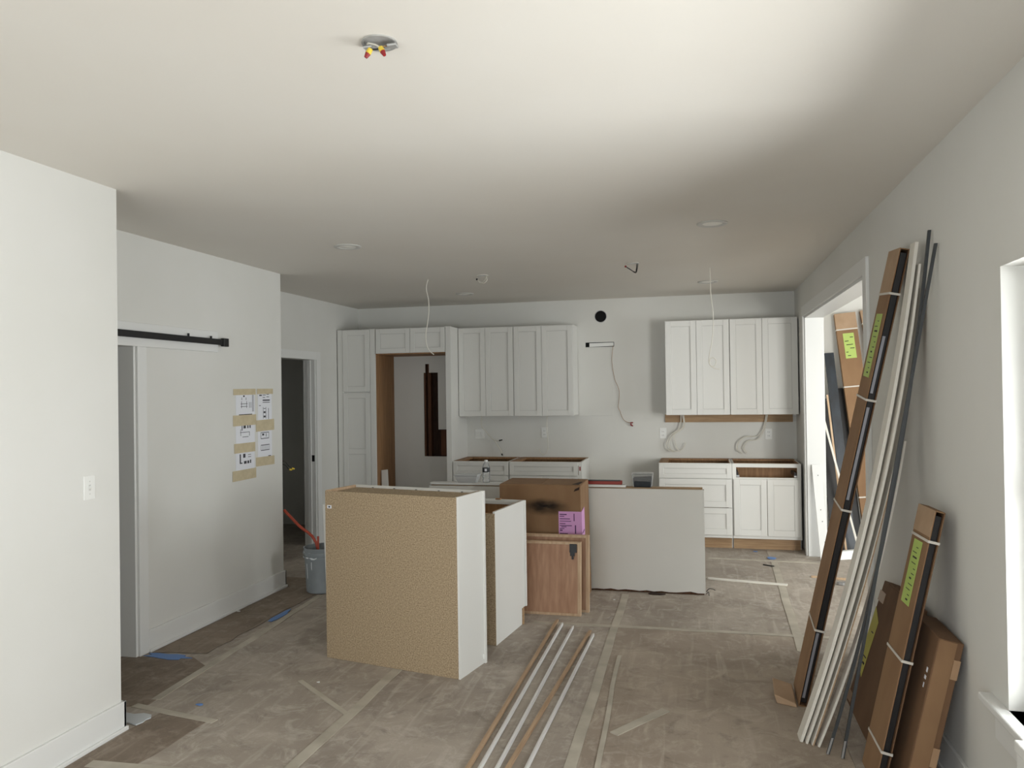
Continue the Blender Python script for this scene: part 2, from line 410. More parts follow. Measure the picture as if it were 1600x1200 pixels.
sheet(.646, 3.78, 5.502, 8.9, 'paper_floor_a', 'brown floor paper running through the opening into the side room')
def ragged(pts, z, th, m, label, n=9, amp=.012):
    out = []
    for i in range(len(pts)):
        a = Vector(pts[i]); c = Vector(pts[(i+1) % len(pts)]); nn = max(1, int((c-a).length/.12)); d = (c-a).normalized(); q = Vector((-d.y, d.x))
        for k in range(nn):
            p = a+(c-a)*k/nn + q*random.uniform(-amp, amp)*(0 if k == 0 else 1); out.append((p.x, p.y, z))
    return tag(obj('floor_paper', MB().prism(out, (0, 0, th)), m), label, 'floor paper', 'sheets of brown floor protection paper')
ragged([(-3.52, 4.36), (-3.15, 4.42), (-3.17, 5.3), (-3.155, 5.95), (-3.0, 6.4), (-4.1, 6.4), (-4.1, 6.1), (-3.52, 6.1)], 0.0005, .002, 'paper_floor_dark', 'dark torn-edged floor paper along the white baseboard of the middle wall')
ragged([(-2.83, 2.6), (-2.56, 2.9), (-2.515, 3.12), (-2.50, 3.49), (-2.81, 3.56), (-2.83, 3.34)], 0.0005, .002, 'paper_floor_dark', 'dark curled floor paper at the corner of the near left wall')
ragged([(-3.69, 3.36), (-2.95, 3.62), (-3.0, 4.2), (-3.2, 4.34), (-3.69, 4.24)], 0.0005, .0015, 'paper_floor_dark', 'dark floor paper in the gap before the hall opening')

TAPE_N = [0]
def tape(a, c, wd, label, m='tape_floor'):
    a = Vector((a[0], a[1], .0)); c = Vector((c[0], c[1], .0)); d = (c-a).normalized(); q = Vector((-d.y, d.x, 0))*wd/2
    nn = max(2, int((c-a).length/.25)); L = []; R = []
    for i in range(nn+1):
        p = a+(c-a)*i/nn; j = q.normalized()*random.uniform(-.006, .006)
        L.append(p+q+j+Vector((0, 0, .0003))); R.append(p-q+j+Vector((0, 0, .0003)))
    mb = MB()
    for i in range(nn):
        c8 = [L[i], L[i+1], R[i+1], R[i]]
        mb.hexa(c8+[v+Vector((0, 0, .0026+.0003*TAPE_N[0])) for v in c8])
    TAPE_N[0] += 1
    return tag(obj('tape_strip', mb, m), label, 'tape', 'tape over the floor paper seams')
tape((-.615, 6.38), (-.58, 2.2), .055, 'long pale tape strip running to the foot of the island half wall')
tape((.672, 7.80), (.615, 5.20), .06, 'pale tape strip running away toward the right base cabinets')
tape((-1.2, 5.495), (.92, 5.53), .05, 'pale tape strip crossing the floor behind the sticks')
tape((-3.10, 5.88), (-2.957, 3.69), .05, 'pale tape strip parallel to the middle left wall')
tape((-3.02, 3.60), (-2.46, 3.50), .045, 'short pale tape strip near the corner of the near left wall')
tape((-1.806, 4.39), (-1.818, 2.4), .06, 'pale tape strip starting under the particleboard cabinet back')
tape((-2.31, 4.10), (-1.82, 3.72), .03, 'faint diagonal tape strip before the particleboard cabinet')
tape((.06, 7.88), (1.18, 7.83), .045, 'pale tape strip in front of the right base cabinets')
tape((-.52, 4.9), (-.47, 3.35), .025, 'faint narrow tape strip beside the long seam tape')
tape((-.43, 3.78), (-.20, 4.12), .05, 'short faint tape patch near the bottom of the picture')
tape((-2.75, 2.98), (-2.1, 3.02), .06, 'pale tape strip by the curled paper at lower left')

# ================================================================== CABINETS
def shaker(name, x0, x1, z0, z1, yf, parent, rail=.06, midrail=None):
    """A framed front facing -Y: rails and stiles, panel set back."""
    th = .02; m = MB(); r = min(rail, (z1-z0)*.3)
    m.box(x0, x0+rail, yf, yf+th, z0, z1).box(x1-rail, x1, yf, yf+th, z0, z1)
    m.box(x0+rail, x1-rail, yf, yf+th, z0, z0+r).box(x0+rail, x1-rail, yf, yf+th, z1-r, z1)
    if midrail: m.box(x0+rail, x1-rail, yf, yf+th, midrail-r/2, midrail+r/2)
    d = obj(name, m, 'cabinet_white', parent, .0025)
    e = .006
    obj('panel', MB().box(x0+rail-.004, x1-rail+.004, yf+.009, yf+th-.004, z0+r-.004, z1-r+.004), 'cabinet_white', d)
    bead = MB()
    X0, X1_, Z0, Z1 = x0+rail, x1-rail, z0+r, z1-r
    zs = [(Z0, Z1)] if not midrail else [(Z0, midrail-r/2), (midrail+r/2, Z1)]
    for a, c in zs:
        bead.box(X0, X0+e, yf+.004, yf+.012, a, c).box(X1_-e, X1_, yf+.004, yf+.012, a, c)
        bead.box(X0+e, X1_-e, yf+.004, yf+.012, a, a+e).box(X0+e, X1_-e, yf+.004, yf+.012, c-e, c)
    obj('bead', bead, 'cabinet_edge', d)
    return d
G = .003
def base_body(t, x0, x1, yf, yb, zt, slot=None):
    s = .018; ff = yf+.022
    for a in (x0, x1-s):     # notched at the bottom for the toe space
        m = MB().prism([(a, ff+.02, .115), (a, ff+.075, .115), (a, ff+.075, 0), (a, yb, 0), (a, yb, zt), (a, ff+.02, zt)], (s, 0, 0))
        obj('side_panel', m, 'cabinet_white', t)
    lin_ = MB().box(x0+s, x0+s+.006, ff+.02, yb, .13, zt+.001).box(x1-s-.006, x1-s, ff+.02, yb, .13, zt+.001)
    lin_.box(x0+s+.006, x1-s-.006, yb-.014, yb, .13, zt+.001)
    lin_.box(x0+s+.006, x1-s-.006, ff+.02, yb-.014, .115, .13)
    lin_.box(x0+.002, x1-.002, yb-.10, yb-.014, zt-.018, zt+.001)
    lin_.box(x0+.001, x0+.09, ff+.02, yb-.10, zt-.018, zt+.001) if slot is None else None
    obj('interior', lin_, 'cabinet_wood', t)
    f = MB().box(x0, x0+.038, ff, ff+.02, .115, zt).box(x1-.038, x1, ff, ff+.02, .115, zt)
    f.box(x0+.038, x1-.038, ff, ff+.02, zt-.04, zt).box(x0+.038, x1-.038, ff, ff+.02, .115, .15).box(x0+.038, x1-.038, ff, ff+.02, .715, .75)
    obj('face_frame', f, 'cabinet_white', t, .001)
    obj('toe_kick', MB().box(x0+.008, x1-.008, ff+.06, ff+.072, 0.0, .125), 'toe_wood', t)
YF = 8.335; ZT = .895
t = thing('base_cabinet', 'white base cabinet with three drawers left of the one missing its drawer', 'cabinet', (-.06, 8.64, 0))
base_body(t, -.436, .316, YF, 8.945, ZT)
shaker('drawer_front', -.433, .312, .738, .888, YF, t, .05)
shaker('drawer_front', -.433, .312, .436, .732, YF, t, .06)
shaker('drawer_front', -.433, .312, .148, .430, YF, t, .06)
t = thing('base_cabinet', 'white two-door base cabinet with empty drawer opening beside the right opening', 'cabinet', (.66, 8.64, 0))
base_body(t, .320, .998, YF, 8.945, ZT, slot=1)
shaker('door', .330, .660, .148, .735, YF, t)
shaker('door', .664, .990, .148, .735, YF, t)
for sx in (.362, .934):
    obj('drawer_slide', MB().box(sx, sx+.02, YF+.045, 8.85, .762, .80), 'black_plastic', t)
    obj('slide_clip', MB().box(sx-.002, sx+.03, YF+.04, YF+.09, .752, .772), 'steel_bright', t, .002)
obj('rear_panel', MB().box(.345, .975, 8.70, 8.71, .60, .87), 'cabinet_wood', t)
t = thing('base_cabinet', 'white base cabinet with open top next to the refrigerator panel', 'cabinet', (-2.41, 8.64, 0))
base_body(t, -2.742, -2.082, YF, 8.945, ZT)
shaker('drawer_front', -2.735, -2.086, .745, .888, YF, t, .05)
shaker('door', -2.735, -2.412, .148, .739, YF, t); shaker('door', -2.408, -2.086, .148, .739, YF, t)
t = thing('base_cabinet', 'white base cabinet with open top right behind the tall carton', 'cabinet', (-1.67, 8.64, 0))
base_body(t, -2.078, -1.262, YF, 8.945, ZT)
shaker('drawer_front', -2.074, -1.305, .745, .888, YF, t, .05)
shaker('door', -2.074, -1.692, .148, .739, YF, t); shaker('door', -1.688, -1.305, .148, .739, YF, t)
obj('sticker', MB().box(-1.29, -1.277, YF+.021, YF+.0225, .80, .845), 'nut_red', t)

def upper(label, x0, x1, xm, z0=1.395, z1=2.43, yf=8.61):
    t = thing('wall_cabinet', label, 'cabinet', ((x0+x1)/2, 8.79, z0), group='white wall cabinets on the back wall')
    obj('cabinet_box', MB().box(x0, x1, yf+.022, YB-.002, z0+.004, z1), 'cabinet_white', t, .001)
    shaker('door', x0+G, xm-G/2, z0, z1-.006, yf, t); shaker('door', xm+G/2, x1-G, z0, z1-.006, yf, t)
    return t
upper('white two-door wall cabinet behind the curled end of the hanging cable', -.362, .320, -.028)
upper('white two-door wall cabinet in the corner against the right wall', .322, 1.018, .656)
upper('white two-door wall cabinet touching the refrigerator side panel', -2.742, -2.079, -2.414)
upper('white two-door wall cabinet nearest the round vent hole', -2.077, -1.383, -1.747)
tag(obj('ledger_board', MB().box(-.385, .99, 8.925, 8.948, 1.302, 1.392), 'toe_wood'), 'brown wooden ledger strip under the right wall cabinets', 'ledger board')

t = thing('pantry_cabinet', 'tall white pantry cabinet in the back left corner', 'cabinet', (-3.92, 8.64, 0))
obj('cabinet_box', MB().box(-4.148, -3.70, YF+.022, 8.948, .0, 2.43), 'cabinet_white', t, .001)
obj('side_panel', MB().box(-3.70, -3.688, YF+.03, 8.948, 0, 2.43), 'cabinet_wood', t)
obj('face_frame', MB().box(-3.735, -3.672, YF+.006, YF+.03, 0, 2.43), 'cabinet_white', t, .001)
obj('filler', MB().box(-4.148, -4.085, YF+.006, YF+.022, .11, 2.43), 'cabinet_white', t, .001)
shaker('door', -4.08, -3.74, 1.70, 2.424, YF, t)
shaker('door', -4.08, -3.74, .13, 1.685, YF, t, midrail=1.0)
t = thing('refrigerator_cabinet', 'short white two-door cabinet bridging the empty refrigerator space', 'cabinet', (-3.2, 8.64, 2.13))
obj('cabinet_box', MB().box(-3.67, -2.792, YF+.022, 8.948, 2.140, 2.43), 'cabinet_white', t, .001)
obj('underside', MB().box(-3.672, -2.792, YF+.024, 8.948, 2.128, 2.140), 'cabinet_wood', t)
shaker('door', -3.66, -3.238, 2.140, 2.424, YF, t, .055)
shaker('door', -3.234, -2.812, 2.140, 2.424, YF, t, .055)
t = thing('refrigerator_end_board', 'tall white side panel right of the empty refrigerator space', 'cabinet panel', (-2.77, 8.64, 0))
obj('panel', MB().box(-2.790, -2.746, YF+.02, 8.948, 0, 2.43), 'cabinet_white', t, .001)
obj('face_strip', MB().box(-2.806, -2.744, YF, YF+.02, 0, 2.432), 'cabinet_white', t, .002)
m = MB(); p = onY(588, 758, 8.42); q_ = onY(601, 758, 8.42)
m.hexa([(-3.62, 8.40, 0), (-3.53, 8.40, 0), (-3.53, 8.412, 0), (-3.62, 8.412, 0), (-3.68, 8.50, .765), (-3.60, 8.50, .775), (-3.60, 8.512, .775), (-3.68, 8.512, .765)])
tag(obj('filler_strip', m, 'cabinet_white', None, .001), 'short white filler strip leaning in the refrigerator space', 'filler strip')

# loose cabinet A: wall cabinet standing with its particleboard back to us
t = thing('loose_wall_cabinet', 'loose cabinet standing on the floor, big tan particleboard back facing us', 'cabinet', (-2.341, 4.509, 0), math.atan2(-.196, .945))
W, H, DP = .965, 1.068, .322
obj('back_panel', MB().box(0, W, 0, .006, .001, H-.004), 'particleboard', t, local=True)
obj('side_panel', MB().box(0, .016, .006, DP-.02, 0, H), 'pine', t, .0008, local=True)
s_ = obj('side_panel', MB().box(W-.002, W+.010, .0, DP-.02, 0, H), 'cabinet_white', t, .0008, local=True)
obj('core_edge', MB().box(W-.014, W-.002, .006, DP-.02, 0, H+.0004), 'particleboard', s_, local=True)
obj('top_panel', MB().box(.016, W-.014, .006, DP-.02, H-.03, H-.016), 'particleboard', t, local=True)
obj('bottom_panel', MB().box(.016, W-.014, .006, DP-.02, .015, .03), 'cabinet_wood', t, local=True)
obj('hanging_rail', MB().box(.016, W-.014, .006, .02, H-.10, H-.03), 'cabinet_wood', t, local=True)
f = MB().box(-.005, .04, DP-.02, DP, 0, H).box(W-.035, W+.022, DP-.02, DP, 0, H).box(.04, W-.035, DP-.02, DP, H-.045, H).box(.04, W-.035, DP-.02, DP, 0, .04)
obj('face_frame', f, 'cabinet_white', t, .0015, local=True)
obj('corner_clip', MB().box(W+.010, W+.018, DP-.034, DP-.02, .03, .06), 'plastic_white', t, .001, local=True)
lb = obj('sticker', MB().box(.016, .05, -.0008, 0, H-.115, H-.095), 'paper', t, local=True)
obj('print', MB().box(.026, .04, -.0012, -.0008, H-.11, H-.10), 'ink', lb, local=True)
for k in range(5): obj('staple', MB().box(.15+k*.17, .162+k*.17, DP-.026, DP-.02, H-.014, H-.011), 'black_steel', t, local=True)
# loose cabinet B: base cabinet
t = thing('loose_base_cabinet', 'loose white base cabinet with open top standing behind the particleboard one', 'cabinet', (-1.332, 4.936, 0), math.atan2(-.128, .992))
W, H, DP = .62, .885, .575
mR = MB().prism([(-.016, 0, 0), (-.016, DP-.06, 0), (-.016, DP-.06, .115), (-.016, DP-.02, .115), (-.016, DP-.02, H), (-.016, 0, H)], (.016, 0, 0))
obj('side_panel', mR, 'cabinet_white', t, .0008, local=True)
obj('side_lining', MB().box(-.022, -.016, .006, DP-.02, .12, H+.0005), 'cabinet_wood', t, local=True)
mL = MB().prism([(-W, 0, 0), (-W, DP-.06, 0), (-W, DP-.06, .115), (-W, DP-.02, .115), (-W, DP-.02, H), (-W, 0, H)], (.016, 0, 0))
obj('side_panel', mL, 'cabinet_wood', t, local=True)
obj('back_panel', MB().box(-W, -.001, -.006, 0, .002, H-.012), 'particleboard', t, local=True)
obj('bottom_panel', MB().box(-W+.016, -.022, .0, DP-.02, .115, .13), 'cabinet_wood', t, local=True)
obj('rear_stretcher', MB().box(-W+.016, -.022, 0, .03, H-.05, H-.014), 'cabinet_wood', t, local=True)
f = MB().box(-W-.01, -W+.04, DP-.02, DP, .115, H).box(-.04, .010, DP-.02, DP, .115, H).box(-W+.04, -.04, DP-.02, DP, H-.045, H).box(-W+.04, -.04, DP-.02, DP, .115, .155)
obj('face_frame', f, 'cabinet_white', t, .0015, local=True)
obj('door_back', MB().box(-W+.03, -.03, DP-.034, DP-.021, .14, H-.035), 'cabinet_wood', t, local=True)
obj('front_rail', MB().box(-W+.016, -.022, DP-.048, DP-.034, H-.03, H-.006), 'cabinet_white', t, local=True)
obj('toe_kick', MB().box(-W+.02, -.004+.012, DP-.085, DP-.06, 0, .115), 'toe_wood', t, local=True)
obj('shelf', MB().box(-W+.016, -.022, .02, DP-.1, .45, .465), 'cabinet_wood', t, local=True)
obj('corner_block', MB().box(-.22, -.18, DP-.03, DP-.005, H, H+.008), 'cabinet_wood', t, .001, local=True)

# sliver boards left of cabinet A
m = MB()
a = onY(504, 790, 4.98); c = onY(511, 842, 4.98)
m.hexa([(c.x-.0, 4.98, .0), (c.x+.10, 4.98, 0), (c.x+.10, 4.995, 0), (c.x, 4.995, 0), (a.x, 4.98, .90), (a.x+.10, 4.98, .90), (a.x+.10, 4.995, .90), (a.x, 4.995, .90)])
tag(obj('white_strip', m, 'cabinet_white', None, .001), 'white strip peeking out left of the particleboard cabinet back', 'filler strip')

# ================================================================== ISLAND THINGS
# long white board on the half wall
m = MB().hexa([(-2.334, 6.468, .866), (-.612, 6.476, .866), (-.612, 6.566, .866), (-2.334, 6.558, .866), (-2.334, 6.468, .885), (-.612, 6.476, .885), (-.612, 6.566, .885), (-2.334, 6.558, .885)])
tag(obj('white_board', m, 'trim_paint', None, .0015), 'long white board lying on top of the island half wall', 'board')
# red bar tool on it
m = MB().box(-1.30, -.645, 6.50, 6.545, .885, .917)
t = thing('spirit_level', 'red straight tool lying on the white board right of the carton', 'level', (-.97, 6.52, .885))
obj('body', m, 'level_red', t, .004); obj('edge_rail', MB().box(-1.30, -.66, 6.496, 6.549, .913, .920), 'black_plastic', t, .001)
# water bottle
cx, cy, cz = -1.83, 6.51, .885
t = thing('water_bottle', 'clear plastic water bottle with dark label on the white board', 'bottle', (cx, cy, cz))
obj('bottle_body', MB().lathe([(0, 0), (.028, 0), (.033, .006), (.033, .03), (.030, .036), (.033, .042), (.033, .10), (.031, .106), (.033, .112), (.033, .135), (.024, .165), (.013, .178), (.013, .184)], (cx, cy, cz), 20), 'clear_plastic', t)
obj('bottle_label', MB().lathe([(.0336, .092), (.0340, .093), (.0340, .132), (.0336, .133)], (cx, cy, cz), 20), 'bottle_label', t)
obj('label_patch', MB().box(cx-.004, cx+.016, cy-.0356, cy-.0335, cz+.102, cz+.124), 'paper', t)
obj('cap', MB().lathe([(0, .197), (.0145, .197), (.0150, .194), (.0150, .183), (0, .183)], (cx, cy, cz), 16), 'plastic_white', t)
# clear food container
cx, cy = -2.0, 6.51
t = thing('food_container', 'clear plastic food container with lid left of the water bottle', 'container', (cx, cy, cz))
def frustum(x0, x1, y0, y1, z0, z1, k):
    return [(x0+k, y0+k, z0), (x1-k, y0+k, z0), (x1-k, y1-k, z0), (x0+k, y1-k, z0), (x0, y0, z1), (x1, y0, z1), (x1, y1, z1), (x0, y1, z1)]
obj('tub', MB().hexa(frustum(cx-.105, cx+.105, cy-.06, cy+.06, cz, cz+.06, .022)), 'milky_plastic', t, .006)
obj('lid', MB().box(cx-.108, cx+.108, cy-.063, cy+.063, cz+.06, cz+.075), 'milky_plastic', t, .004)
obj('contents', MB().hexa(frustum(cx-.08, cx+.09, cy-.045, cy+.045, cz+.003, cz+.055, .018)), 'plastic_white', t, .006)
# dark tub
cx, cy, cz2 = -.475, 6.53, .866
t = thing('screw_tub', 'clear tub filled with dark screws standing on the half wall', 'container', (cx, cy, cz2))
obj('fill', MB().hexa([(cx-.070, cy-.046, cz2+.002), (cx+.070, cy-.046, cz2+.002), (cx+.070, cy+.046, cz2+.002), (cx-.070, cy+.046, cz2+.002), (cx-.077, cy-.05, cz2+.080), (cx+.077, cy-.05, cz2+.088), (cx+.077, cy+.05, cz2+.088), (cx-.077, cy+.05, cz2+.080)]), 'dark_fill', t, .008)
obj('tub', MB().hexa(frustum(cx-.088, cx+.088, cy-.055, cy+.055, cz2, cz2+.105, .013)), 'clear_plastic', t, .008)
obj('lid', MB().box(cx-.090, cx+.090, cy-.057, cy+.057, cz2+.105, cz2+.119), 'clear_plastic', t, .006)

# tall carton
bx0, bx1, by0, by1, bz = -1.575, -.917, 5.985, 6.415, .938
t = thing('tall_carton', 'tall brown carton with pink label standing against the island half wall', 'carton', ((bx0+bx1)/2, (by0+by1)/2, 0))
m = MB().hexa([(bx0+.01, by0, 0), (bx1+.006, by0, 0), (bx1+.012, by1+.02, 0), (bx0, by1+.02, 0), (bx0, by0+.004, bz), (bx1, by0, bz-.004), (bx1, by1, bz), (bx0-.005, by1, bz)])
obj('carton_body', m, 'cardboard', t, .004)
obj('top_flap', MB().box(bx0+.006, (bx0+bx1)/2-.002, by0+.006, by1-.006, bz-.003, bz+.003), 'cardboard', t, .001)
obj('top_flap', MB().box((bx0+bx1)/2+.002, bx1-.006, by0+.006, by1-.006, bz-.003, bz+.002), 'cardboard', t, .001)
obj('tear', MB().prism([(bx1-.075, by0+.04, bz+.0022), (bx1-.02, by0+.02, bz+.0022), (bx1-.015, by0+.20, bz+.0022), (bx1-.03, by0+.22, bz+.0022)], (0, 0, .001)), 'soot', t)
obj('tear', MB().prism([(bx1-.055, by0-.001, bz-.05), (bx1-.012, by0-.001, bz-.035), (bx1-.008, by0-.001, bz-.012), (bx1-.045, by0-.001, bz-.03)], (0, -.001, 0)), 'soot', t)
# smoky smudge stain (irregular patch)
ms = bpy.data.materials.new('smudge'); ms.use_nodes = True
nt = ms.node_tree; N = nt.nodes; L = nt.links; bs = N['Principled BSDF']; bs.inputs['Base Color'].default_value = lin((26, 20, 18)); bs.inputs['Roughness'].default_value = .9
tc = N.new('ShaderNodeTexCoord'); mp = N.new('ShaderNodeMapping'); mp.inputs['Location'].default_value = (-1, -1, -1); mp.inputs['Scale'].default_value = (2, 2, 2)
gr = N.new('ShaderNodeTexGradient'); gr.gradient_type = 'SPHERICAL'; nz = N.new('ShaderNodeTexNoise'); nz.inputs['Scale'].default_value = 5
mu = N.new('ShaderNodeMath'); mu.operation = 'MULTIPLY'; L.new(tc.outputs['Generated'], mp.inputs[0]); L.new(mp.outputs[0], gr.inputs[0]); L.new(tc.outputs['Generated'], nz.inputs['Vector'])
L.new(gr.outputs['Fac'], mu.inputs[0]); L.new(nz.outputs['Fac'], mu.inputs[1]); mu2 = N.new('ShaderNodeMath'); mu2.operation = 'MULTIPLY'; mu2.use_clamp = True; mu2.inputs[1].default_value = 1.7
L.new(mu.outputs[0], mu2.inputs[0]); L.new(mu2.outputs[0], bs.inputs['Alpha']); MATS['smudge'] = ms
o = obj('smudge', MB().add([(bx0+.16, by0-.001, .69), (bx0+.58, by0-.001, .69), (bx0+.58, by0-.001, .84), (bx0+.16, by0-.001, .84)], [(0, 1, 2, 3)]), 'smudge', t)
def add_print(parent, P, ex, ez, rects, m, name='print', off=None):
    """flat print: rects in unit coords of a label spanned by ex (right) and ez (up) from corner P"""
    mb = MB(); nrm = off
    for (u0_, v0_, u1_, v1_) in rects:
        c = [P+ex*u0_+ez*v0_, P+ex*u1_+ez*v0_, P+ex*u1_+ez*v1_, P+ex*u0_+ez*v1_]
        mb.hexa([q for q in c]+[q+nrm for q in c])
    return obj(name, mb, m, parent)
lx0 = onY(873, 820, by0).x; lz0 = onY(880, 838, by0).z; lz1 = onY(880, 799, by0).z
lab = obj('shipping_label', MB().box(lx0, bx1+.004, by0-.0022, by0-.0010, lz0, lz1), 'label_purple', t)
lab2 = obj('shipping_label', MB().hexa([(bx1+.006, by0-.002, lz0-.012), (bx1+.0085, by0-.002, lz0-.012), (bx1+.012, by0+.13, lz0), (bx1+.0095, by0+.13, lz0), (bx1+.003, by0-.002, lz1), (bx1+.0055, by0-.002, lz1), (bx1+.008, by0+.13, lz1+.02), (bx1+.0055, by0+.13, lz1+.02)]), 'label_purple', t)
rs = [(.05, .86, .36, .90), (.05, .79, .25, .82), (.05, .69, .50, .72), (.05, .60, .55, .625), (.05, .50, .30, .53), (.05, .42, .58, .45), (.12, .37, .34, .40), (.05, .30, .25, .33), (.05, .22, .17, .27), (.05, .07, .40, .13), (.66, .62, .70, .92), (.71, .12, .76, .46)]
add_print(lab, Vector((lx0, by0-.0022, lz0)), Vector((bx1+.004-lx0, 0, 0)), Vector((0, 0, lz1-lz0)), rs, 'label_ink_purple', off=Vector((0, -.0006, 0)))
obj('print', MB().hexa([(bx1+.0092, by0+.02, lz0+.02), (bx1+.0098, by0+.02, lz0+.02), (bx1+.0122, by0+.10, lz0+.035), (bx1+.0116, by0+.10, lz0+.035), (bx1+.0088, by0+.02, lz0+.03), (bx1+.0094, by0+.02, lz0+.03), (bx1+.0118, by0+.10, lz0+.048), (bx1+.0112, by0+.10, lz0+.048)]), 'label_ink_purple', lab2)

# wooden crate panels
def crate(label, x0, x1, y, z1, lean, d, hinge):
    t = thing('crate_panel', label, 'crate panel', ((x0+x1)/2, y, 0), group='wooden crate panels before the carton')
    def S(mb):
        for i, v in enumerate(mb.v): mb.v[i] = Vector((v.x, v.y+lean*v.z/z1, v.z))
        return mb
    e = .018
    obj('plywood_face', S(MB().box(x0+e*.6, x1-e, y+.006, y+.014, e, z1-e)), 'plywood', t)
    obj('rail', S(MB().box(x0, x1-.024, y, y+d, 0, e)), 'pine', t, .001)
    obj('rail', S(MB().box(x0, x1-.024, y, y+d, z1-e, z1)), 'pine', t, .001)
    obj('stile', S(MB().box(x1-.024, x1, y-.002, y+d, 0, z1)), 'pine', t, .001)
    obj('stile', S(MB().box(x0-.002, x0+e, y-.002, y+d, 0, z1)), 'pine', t, .001)
    if hinge:
        h = MB().box(x1-.085, x1-.030, y-.006, y, z1-.075, z1-.012).box(x1-.080, x1-.045, y-.008, y-.006, z1-.100, z1-.03).box(x1-.068, x1-.054, y-.006, y, z1-.125, z1-.075)
        obj('latch', S(h), 'black_steel', t, .002)
    return t
crate('front wooden crate panel with black latch leaning before the carton', -1.44, -.884, 5.69, .540, .05, .042, True)
crate('rear wooden crate panel sandwiched between front panel and carton', -1.42, -.838, 5.80, .572, .05, .042, False)

# ================================================================== BUCKET
bc = Vector((-3.165, 6.02, 0.0025))
t = thing('bucket', 'grey plastic bucket smeared with white paint beside the cabinet back', 'bucket', bc)
obj('bucket_body', MB().lathe([(0, .0), (.122, .0), (.128, .006), (.142, .29), (.152, .292), (.152, .305), (.143, .308), (.144, .325), (.154, .327), (.154, .345), (.146, .348), (.148, .37), (.152, .372), (.152, .378), (.142, .378), (.130, .02), (0, .02)], bc, 40), 'bucket_plastic', t)
def smear(a0, a1, z0, z1, k=1.0):
    mb = MB(); n = 9
    top = []; bot = []
    for i in range(n+1):
        a = a0+(a1-a0)*i/n
        for lst, z in ((top, z1+random.uniform(-.006, .006)), (bot, z0+random.uniform(-.006, .012))):
            r = .128+(.142-.128)*min(z, .29)/.29+(.0115 if z > .29 else .0012)
            lst.append(bc+Vector((math.cos(a)*r, math.sin(a)*r, z)))
    for i in range(n):
        q = [top[i], top[i+1], bot[i+1], bot[i]]; mb.add(q, [(0, 1, 2, 3)])
    obj('paint_smear', mb, 'paint_smear', t)
smear(-2.6, -1.7, .328, .343); smear(-2.75, -1.35, .294, .305); smear(-2.15, -2.08, .12, .25); smear(-1.75, -1.70, .20, .27)
hp = MB().tube([bc+Vector((.15*math.cos(a), .15*math.sin(a), .315-.05*math.sin(a)*0)) for a in (-.2, -.6, -1.0, -1.4)], .003, 6)
a = onY(444, 797, 6.11); c = onY(494, 848, 6.02)
t = thing('wrecking_bar', 'long orange-red bar standing in the bucket and leaning on the corner', 'bar', (c.x+.06, c.y, .03))
obj('shaft', MB().tube([(c.x+.05, c.y+.02, .03), (c.x, c.y, c.z), ((a.x+c.x)/2-.01, (a.y+c.y)/2, (a.z+c.z)/2+.005), (a.x, a.y, a.z)], .012, 6), 'bar_red', t)
k = onY(497, 838, 5.985); k2 = onY(497, 853, 5.985)
obj('hook', MB().tube([(k2.x, 5.985, k2.z-.03), (k.x, 5.985, k.z)], .009, 6), 'bar_red', t)

# ================================================================== LEFT WALL THINGS
t = thing('barn_door_rail', 'black sliding door rail on the middle left wall', 'rail', (X2, 4.3, 2.06))
xr = X2+.019
obj('rail', MB().box(xr+.016, xr+.026, 3.34, 5.17, 2.064, 2.108), 'black_steel', t, .002)
for y in (3.6, 4.22, 4.84): obj('standoff', MB().lathe([(0, .0), (.012, .0), (.012, .016), (0, .016)], (0, 0, 0), 12), 'black_steel', t, local=True).location = Vector((0.019, y-4.3, .026))
for ch in t.children:
    if ch.name.startswith('standoff'): ch.rotation_euler = (0, math.pi/2, 0)
obj('end_stop', MB().box(xr+.004, xr+.034, 5.16, 5.225, 2.055, 2.118), 'black_steel', t, .004)
obj('stop_bolt', MB().tube([(xr+.02, 5.02, 2.105), (xr+.02, 5.02, 2.125)], .008, 6), 'black_steel', t)
obj('stop_bolt', MB().tube([(xr+.02, 4.76, 2.105), (xr+.02, 4.76, 2.128)], .008, 6), 'black_steel', t)

